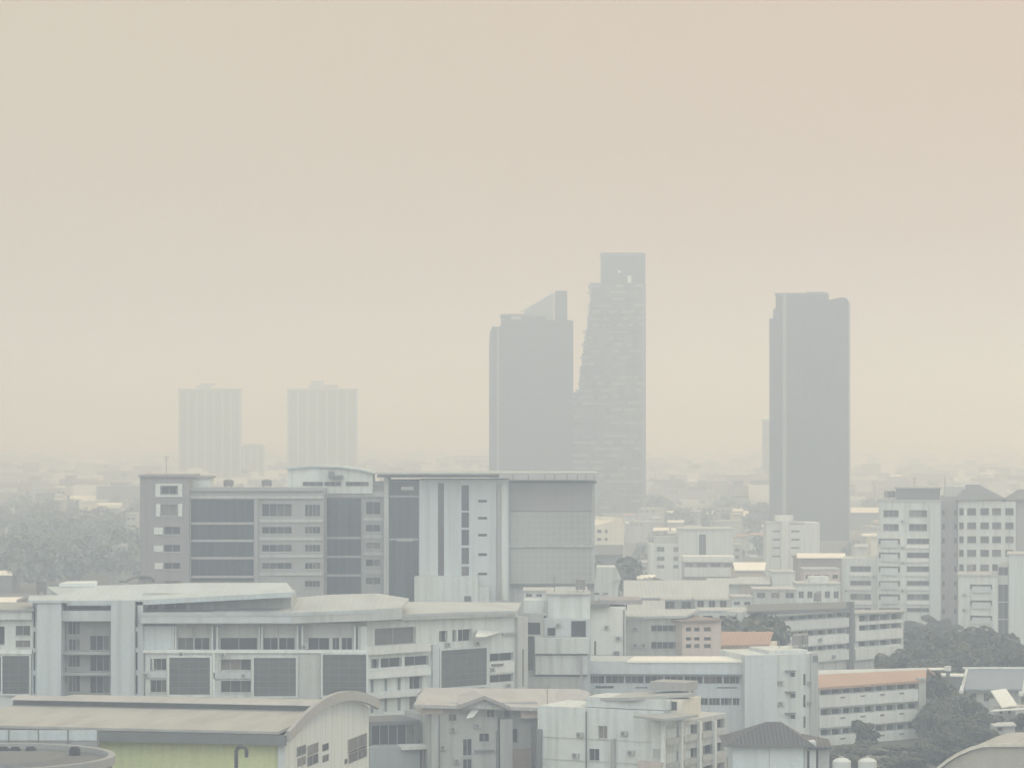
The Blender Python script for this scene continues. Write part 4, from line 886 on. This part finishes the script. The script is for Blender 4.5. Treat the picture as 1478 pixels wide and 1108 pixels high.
flat_house(955, 1002, 866, 600, 8, 'grey', 'grey rooftop house with a long dark window, below the broad warehouse', rows=[(868, 878)], cols=2)
flat_house(1003, 1052, 866, 596, 8, 'pale', 'pale rooftop house with narrow dark doorways, below the broad warehouse', rows=[(866.5, 878)], cols=3)
shed(905, 960, 866, 882, 590, 9, 'sheet', 'pale', 'shed with a pale sloping roof beside the grey rooftop house')
flat_house(1010, 1080, 882, 560, 9, 'white', 'white block half hidden by dark trees, above the pink house', rows=[(888, 894)], cols=3)
flat_house(1056, 1086, 862, 620, 8, 'white', 'small white block left of the banded building roof', rows=[(868, 873)], cols=2)
flat_house(756, 800, 853, 540, 10, 'white', 'white roof house just below the sunscreened wing', 'house', rows=[(857, 861)], cols=3)
shed(800, 848, 846, 853, 560, 6, 'sheet', 'pale', 'pale flat shed at the foot of the sunscreened wing columns')
# far row with bright roofs
shed(933, 1110, 737, 747, 1490, 20, 'sheet_white_lit', 'dim', 'very long hazy white market roof between the towers', cat='building', name='market_hall')
shed(1033, 1112, 718, 730, 1700, 24, 'grey', 'dim', 'hazy grey hipped roof above the long white market roof', cat='building', name='hipped_roof_hall', inset=6)
shed(1224, 1330, 685, 691, 2400, 30, 'sheet_white_lit', 'pale', 'long bright factory roof right of the dark tower, near the horizon', cat='factory', name='factory')
shed(1222, 1268, 732, 739, 1450, 18, 'sheet_white_lit', 'dim', 'short bright roof just right of the dark tower base', cat='building', name='bright_roofed_building')
flat_house(952, 1032, 684, 2300, 18, 'pale', 'wide faint block of flats seen through haze right of the twin towers', 'apartment building', rows=[(692, 695), (701, 704), (710, 713)], cols=7, name='apartment_block')
flat_house(655, 706, 659, 2600, 18, 'pale', 'faint block of flats at the left foot of the twin towers', 'apartment building', rows=[(664, 667), (672, 675)], cols=5, name='apartment_block')
shed(101, 178, 715, 722, 1650, 20, 'sheet_white_lit', 'pale', 'long bright roof highest among the roofs left of the office block', cat='building', name='long_roofed_building')
shed(120, 176, 725, 729, 1560, 14, 'sheet_white_lit', 'grey', 'thin bright roof just under the highest long roof on the left', cat='building', name='long_roofed_building')
shed(58, 138, 739, 746, 1400, 18, 'sheet_white_lit', 'grey', 'bright roof standing above the grey wood on the left', cat='building', name='long_roofed_building')
flat_house(134, 147, 733, 1440, 10, 'bright', 'small white box house at the right end of the bright roof')
shed(-12, 18, 823, 829, 900, 8, 'sheet_white_lit', 'dim', 'small bright roof at the left edge among the grey trees')
shed(-15, 24, 864, 868, 610, 8, 'sheet_white_lit', 'dim', 'low bright roof at the left edge behind the white school', )
flat_house(182, 196, 742, 1050, 10, 'pale', 'pale narrow house against the left side of the office block', rows=[(747, 750), (757, 760)], cols=2)
flat_house(158, 180, 788, 950, 9, 'pale', 'small pale house in the trees left of the office block', rows=[(793, 796)], cols=3)
cr = Thing('curved_canopy', 'dark wavy canopy roof in front of the office block stair tower', 'canopy', 172, 520, 222, 520)
cr.strip([(172, 838, 0), (182, 838, 0), (192, 833, 0), (203, 830, 0), (214, 831, 0), (224, 835, 0)], [(172, 837, 5), (182, 836.5, 5), (192, 831, 5), (203, 828, 5), (214, 829, 5), (224, 833.5, 5)], 0.35, 'dim', 'roof'); cr.bar(200, 220, 834, None, 0.5, 4, 'mauve', 'wall')

# generic hazy low-rise houses between the wood and the far towers, in view only
kinds = [('pale', 'sheet_white_lit'), ('white', 'sheet'), ('cream', 'tan_tile'), ('grey', 'sheet'), ('white', 'orange'), ('pale', 'flat')]
gh_ = random.Random(23)
words = {'sheet_white_lit': 'bright', 'sheet': 'grey', 'tan_tile': 'tan', 'orange': 'orange', 'flat': 'flat'}
areas = [(-10, 200, 1300, 2000, 56, 'left of the office block'), (900, 1110, 1040, 1440, 30, 'before the market roof'), (1228, 1290, 860, 1400, 16, 'left of the stepped flats'), (936, 1104, 1750, 2250, 14, 'behind the market roof'), (1230, 1478, 1500, 2300, 30, 'beyond the stepped flats')]
for x0, x1, d0, d1, n, where in areas:
    for i in range(n):
        D = d0*math.exp(gh_.random()*math.log(d1/d0)); px = gh_.uniform(x0, x1); wpx = gh_.uniform(9, 22)*1300/D+5; hgt = gh_.choice((5, 6.5, 8, 9, 11, 14 if D > 1300 else 9)); ytop = HY+(H-hgt)/D*F
        wm, rm = gh_.choice(kinds)
        lab = f"hazy {wm if wm!='white' else 'whitish'} low house with {words[rm]} roof {where}"
        if rm == 'flat': flat_house(px, px+wpx, ytop, D, gh_.uniform(8, 14), wm, lab, 'house', lab, rows=[(ytop+2, ytop+4.5)], cols=3, name='low_house', yaw=gh_.uniform(-8, 8))
        else: shed(px, px+wpx, ytop-gh_.uniform(1.5, 4.0)*1000/D, ytop+1, D, gh_.uniform(5, 8), rm, wm, lab, lab, 'house', 'low_house', gh_.choice((0, 0, 2)))

# endless far city carpet
mb = MB(); g = random.Random(3)
for i in range(3600):
    D = 1650*math.exp(g.random()*1.35); px = g.uniform(-120, 1600); x = (px-CX)/F*D; w_, d_, h_ = g.uniform(7, 26), g.uniform(7, 20), g.choice((5, 6, 8, 9, 11, 13, 17))
    mb.box(x-w_/2, x+w_/2, D, D+d_, 0, h_)
    if g.random() < 0.5: mb.box(x-w_*0.2, x+w_*0.25, D+1, D+d_*0.6, h_+0.01, h_+2.4)
m_, t2_, b2_ = nt('far_city'); ge = N(t2_, 'ShaderNodeNewGeometry'); cr_ = N(t2_, 'ShaderNodeValToRGB'); t2_.links.new(ge.outputs['Random Per Island'], cr_.inputs[0])
cr_.color_ramp.elements[0].color = (0.12, 0.12, 0.12, 1); cr_.color_ramp.elements[1].color = (0.75, 0.72, 0.66, 1); e_ = cr_.color_ramp.elements.new(0.45); e_.color = (0.33, 0.29, 0.26, 1); e_ = cr_.color_ramp.elements.new(0.7); e_.color = (0.45, 0.46, 0.46, 1)
t2_.links.new(cr_.outputs[0], b2_.inputs['Base Color']); b2_.inputs['Roughness'].default_value = 0.7
fc = mb.build('distant_city', m_); tag(fc, 'endless far low-rise city dissolving into the haze below the horizon', 'city', kind='stuff')

# ================================================================== towers
def slabs(mb, f_, x0, x1, v0, v1, z0, z1, step, proud=0.35):
    z = z0
    while z < z1-1: mb.box(f_.U(x0)-proud, f_.U(x1)+proud, v0-proud, v1+proud, z, z+0.4); z += step
# leaning-crown tower (left twin)
ta = Thing('slant_crowned_tower', 'tall grey tower with a slanting crown, left of two touching towers', 'skyscraper', 711, 1500, 824, 1500)
f = ta.fr; D_ = 30
def body(t, prof, v0, v1, mat, name): 
    mb = MB(); pr = [t.fr.P(x, y_, v0)[::2] for x, y_ in prof]; mb.extr([(pr[0][0], 0)]+pr+[(pr[-1][0], 0)], v0, v1); return mb.build(name, mat, t.e, t.fr)
body(ta, ((711, 474), (723, 470), (723, 460), (789, 455), (789, 462), (824, 462)), 0.0, D_, 'towerA', 'tower_body')
body(ta, ((706, 498), (707, 480), (711, 470.5), (718, 472)), 1.5, D_-3, 'towerA', 'side_bay'); body(ta, ((818, 463), (827.5, 463), (827.5, 540)), 1.2, D_-2, 'towerA', 'side_bay')
body(ta, ((755, 456), (757, 449), (798, 422.5), (799, 424), (799, 456)), 3, D_-6, 'slab', 'slanted_crown'); body(ta, ((801, 461), (801, 421), (804, 419.5), (818.5, 420), (819, 461)), 2, D_-8, 'towerA', 'crown_fin')
ta.slab([(752, 450, 2.5), (798, 423.5, 2.5), (798, 422, 24), (752, 448.5, 24)], 0.5, 'pale', 'crown_roof')
ta.bar(722, 768, 453, 456.5, -0.8, D_, 'dim', 'parapet'); ta.bar(738, 752, 456.7, 461, -0.5, -0.02, 'pale', 'sign_band')
mb = MB()
mb.box(f.U(717), f.U(717)+1.2, -0.3, -0.02, 0, f.Z(717, 474))
mb.build('fin', 'slab', ta.e, f)
mb = MB(); z = 6
while z < f.Z(760, 466): mb.box(f.U(711.5), f.U(823.5), -0.3, -0.015, z, z+0.55); z += 3.3
mb.build('spandrel', 'dark', ta.e, f)
# stepped tower (right twin)
tb = Thing('stepped_edge_tower', 'tallest grey tower with a leaning left edge and square top box', 'skyscraper', 824, 1520, 932, 1520)
f = tb.fr; g = random.Random(9)
st = [(410, 853), (436, 851), (455, 849), (475, 846), (492, 843), (510, 841), (528, 838), (545, 837), (562, 834), (566, 828), (600, 826), (640, 824), (700, 822)]
for i, (y0, x0) in enumerate(st):
    y1 = st[i+1][0] if i+1 < len(st) else None
    tb.bar(x0, 931.5, y0, (y1 if y1 is None else y1-0.02), 0, 30+i*0.05, 'towerB', 'tower_body')
dash = []; z = f.Z(880, 413)
while z > 4:
    y_ = HY-(z-H)/1520*F; x0 = [x for yy, x in st if yy <= y_+2][-1]
    a_, b_ = f.U(x0)-g.uniform(0, 1.0), f.U(931.5); n_seg = g.choice((3, 4, 5, 6))
    for q_ in range(n_seg):
        if g.random() < 0.62:
            c_ = a_+(b_-a_)*(q_+g.uniform(0, 0.5))/n_seg; dash.append((c_, min(b_, c_+(b_-a_)/n_seg*g.uniform(0.3, 0.95)), -g.uniform(0.5, 1.1), -0.02, z-0.4, z+g.choice((0.2, 0.75, 0.9))))
    if g.random() < 0.5: dash.append((a_-0.9, a_+g.uniform(1, 3), -0.6, 3, z-0.3, z+0.5))
    z -= 3.3
dash.sort(key=lambda d: -d[4])
for d_ in dash[:100]: mb = MB(); mb.box(*d_); mb.build('balcony', 'slab', tb.e, f)
mb = MB()
for d_ in dash[100:]: mb.box(*d_)
mb.build('lower_balconies', 'slab', tb.e, f)['kind'] = 'stuff'
tb.bar(868.5, 931.5, 365.5, 409.9, 1, 26, 'towerA', 'top_box'); tb.bar(868, 932, 364.5, 369, 0.6, 26.4, 'dim', 'parapet'); tb.bar(852, 869, 408, 412.5, -0.8, 30, 'dim', 'parapet')
for r_1 in tb.rects([(874, 882), (885, 890), (894, 904), (907, 912)], [(386, 404)], v=0.7): tb.window(lambda a, c_, d: (a, 0.7+d, c_), r_1, 0.25, 'glass_blue', 2, 'window', False, 3)
tb.bar(906, 911, 398, 408, 0.4, 0.68, 'bright', 'sign_board'); tb.bar(892, 896, 390, 394, 0.4, 0.68, 'bright', 'sign_board')
tb.bar(926, 932.3, 409, None, -0.6, 3, 'dim', 'corner_fin')
tb.bar(870, 925, 741, None, -8, -0.6, 'grey', 'podium')
# dark right tower
tc = Thing('dark_slab_tower', 'dark slab tower with a rounded shoulder and pale stripe, standing alone', 'skyscraper', 1131, 1317, 1225, 1313)
f = tc.fr
body(tc, ((1131, 424), (1193, 425.5), (1196, 432), (1198, 433), (1206, 430.5), (1216, 429), (1222, 430.5), (1225, 435)), 0, 26, 'towerC', 'tower_body')
body(tc, ((1119.5, 444), (1119.5, 424), (1131, 424)), 1.5, 24, 'towerC', 'side_bay'); body(tc, ((1110.5, 465), (1110.5, 460), (1116, 459), (1116, 447), (1120, 444)), 2.5, 22, 'towerC', 'side_bay')
tc.bar(1129.5, 1135, 425, None, -0.7, 1.4, 'slab', 'pale_stripe'); tc.bar(1118, 1194, 422.5, 425.2, -0.4, 25, 'dim', 'parapet')
tc.bar(1164, 1190, 421.2, 422.4, 5, 15, 'dim', 'machine_room')
mb = MB(); z = 5
while z < f.Z(1170, 436): mb.box(f.U(1135.5), f.U(1224), -0.25, -0.015, z, z+0.5); z += 3.3
mb.build('spandrel', 'dark', tc.e, f)
td = Thing('slender_hazy_tower', 'slender pale tower peeking out behind the left side of the dark slab tower', 'skyscraper', 1101, 2100, 1113, 2100)
td.wall(1102, 1113, 607, 14, 'towerFar', td.rects([(1104, 1107), (1108.5, 1111.5)], [(613+i*7, 616.5+i*7) for i in range(12)]), cols=1, sill=False); td.bar(1101.5, 1113.5, 604.5, 607.1, -0.4, 14.3, 'pale', 'parapet')
# far faint towers on the left
for nm, x0, x1, yt, crown_, lab, D in (('hazy_tower_block', 257.5, 345, 562, ((283, 302, 556), (289, 309, 553)), 'faint wide tower block, left one of two in the haze', 2450), ('hazy_tower_block', 414.5, 514, 562, ((446, 486, 555), (449, 466, 549)), 'faint wide tower block, right one of two in the haze', 2450)):
    tf = Thing(nm, lab, 'tower block', x0, D, x1, D, 'twin hazy tower blocks'); f = tf.fr
    tf.bar(x0, x1, yt, None, 0, 26, 'towerFar', 'tower_body'); tf.bar(x0-1, x1+0.8, yt-1.5, yt+1.5, -0.7, 26.6, 'grey', 'parapet')
    tf.bar(crown_[0][0], crown_[0][1], crown_[0][2], yt-1.6, 4, 20, 'grey', 'roof_house'); tf.bar(crown_[1][0], crown_[1][1], crown_[1][2], crown_[0][2]-0.1, 6, 14, 'grey', 'roof_house')
    mb = MB(); w_ = f.L
    for i in range(7): mb.box(w_*i/7, w_*i/7+1.2, -1.2, -0.02, 0, f.Z(x0, yt+3)); 
    mb.build('pilaster', 'pale', tf.e, f)
fb = Thing('hazy_low_block', 'faint lower block of flats at the right foot of the left hazy tower', 'apartment building', 322, 2600, 380, 2600); f = fb.fr
fb.bar(322, 380, 643, None, 0, 20, 'towerFar', 'wall'); fb.bar(352, 378, 640, 643, 2, 14, 'pale', 'roof_house')
mb = MB()
for i in range(6): mb.box(f.L*i/6, f.L*i/6+1.5, -1.0, -0.02, 0, f.Z(340, 646))
mb.build('pilaster', 'pale', fb.e, f)
fb2 = Thing('hazy_stepped_block', 'faint stepped block in front of the left hazy tower base', 'apartment building', 285, 2500, 330, 2500); fb2.bar(286, 330, 655, None, 0, 16, 'towerFar', 'wall'); fb2.bar(296, 322, 648, 655, 3, 10, 'pale', 'roof_house')

# ================================================================== ground, haze, sky, sun, camera
mb = MB(); mb.quad((-4400, -2400, 0), (4400, -2400, 0), (4400, 10400, 0), (-4400, 10400, 0))
m_, t2_, b2_ = nt('ground_cover'); v_ = coords(t2_)
c1_ = mixc(t2_, ramp(t2_, noise(t2_, v_, 0.02, detail=6), 0.4, 0.6), (0.06, 0.07, 0.04), (0.13, 0.125, 0.115)); c1_ = mixc(t2_, ramp(t2_, noise(t2_, v_, 0.004, detail=5), 0.45, 0.62, 0, 0.7), c1_, (0.20, 0.19, 0.17))
t2_.links.new(c1_, b2_.inputs['Base Color']); b2_.inputs['Roughness'].default_value = 0.95
tag(mb.build('ground', m_), kind='structure')

mb = MB(); mb.box(-4500, 4500, -2500, 10500, -1, 146)
hz = bpy.data.materials.new('haze_air'); hz.use_nodes = True; t2_ = hz.node_tree; t2_.nodes.clear()
out = t2_.nodes.new('ShaderNodeOutputMaterial'); pv = t2_.nodes.new('ShaderNodeVolumePrincipled'); t2_.links.new(pv.outputs[0], out.inputs['Volume'])
pv.inputs['Color'].default_value = (0.625, 0.76, 1.0, 1); pv.inputs['Absorption Color'].default_value = (1, 1, 1, 1)
pv.inputs['Density'].default_value = 0.00114; pv.inputs['Anisotropy'].default_value = 0.45
tag(mb.build('haze', hz), 'pale dusty haze filling the air over the city', 'haze', kind='stuff')

VEIL, FILL_BACK, SMOG_UP, SMOG_L, SMOG_R = 0.85, (18.6, 20.8, 23.2), (8.3, 7.85, 6.5), (5.8, 4.95, 3.6), (5.2, 3.8, 2.6)
AZ, EL = R(42), R(38)      # sun off to the right, veiled by smog
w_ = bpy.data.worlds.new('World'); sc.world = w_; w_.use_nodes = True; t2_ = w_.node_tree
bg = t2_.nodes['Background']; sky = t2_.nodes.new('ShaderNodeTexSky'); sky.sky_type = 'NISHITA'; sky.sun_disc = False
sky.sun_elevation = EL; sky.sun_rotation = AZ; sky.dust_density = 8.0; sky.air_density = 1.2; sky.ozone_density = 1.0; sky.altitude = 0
# smog veil over the clear-sky model: warm ahead, pinker sunward; bright cool zone added behind to fill the facades
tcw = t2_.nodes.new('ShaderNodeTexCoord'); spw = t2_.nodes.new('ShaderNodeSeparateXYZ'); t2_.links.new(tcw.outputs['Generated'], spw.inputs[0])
veil = mixc(t2_, ramp(t2_, spw.outputs[1], 0.25, 0.93), mixc(t2_, ramp(t2_, spw.outputs[1], -0.75, 0.1), FILL_BACK, SMOG_UP), mixc(t2_, ramp(t2_, spw.outputs[0], -0.14, 0.18), SMOG_L, SMOG_R))
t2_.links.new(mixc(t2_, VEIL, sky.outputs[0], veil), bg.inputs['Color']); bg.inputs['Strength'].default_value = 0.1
sl = bpy.data.lights.new('sun', 'SUN'); sl.energy = 0.9; sl.angle = R(14); sl.color = (1.0, 0.84, 0.55)
so = bpy.data.objects.new('sun', sl); COL.objects.link(so)
dirv = Vector((math.sin(AZ)*math.cos(EL), math.cos(AZ)*math.cos(EL), math.sin(EL))); so.rotation_euler = dirv.to_track_quat('Z', 'Y').to_euler()

cd = bpy.data.cameras.new('camera'); cam = bpy.data.objects.new('camera', cd); COL.objects.link(cam)
cam.location = (0, 0, H); cam.rotation_euler = (R(90), 0, 0); cd.sensor_width = 36; cd.lens = 36*F/1478; cd.shift_y = (HY-554)/1478
cd.clip_start = 1; cd.clip_end = 30000; sc.camera = cam
sc.view_settings.view_transform = 'Standard'; sc.view_settings.look = 'None'; sc.view_settings.exposure = 0.19; sc.view_settings.gamma = 1
sc.cycles.max_bounces = 8; sc.cycles.diffuse_bounces = 3; sc.cycles.glossy_bounces = 3; sc.cycles.volume_bounces = 3; sc.cycles.transparent_max_bounces = 8
sc.cycles.sample_clamp_indirect = 4; sc.cycles.use_denoising = True
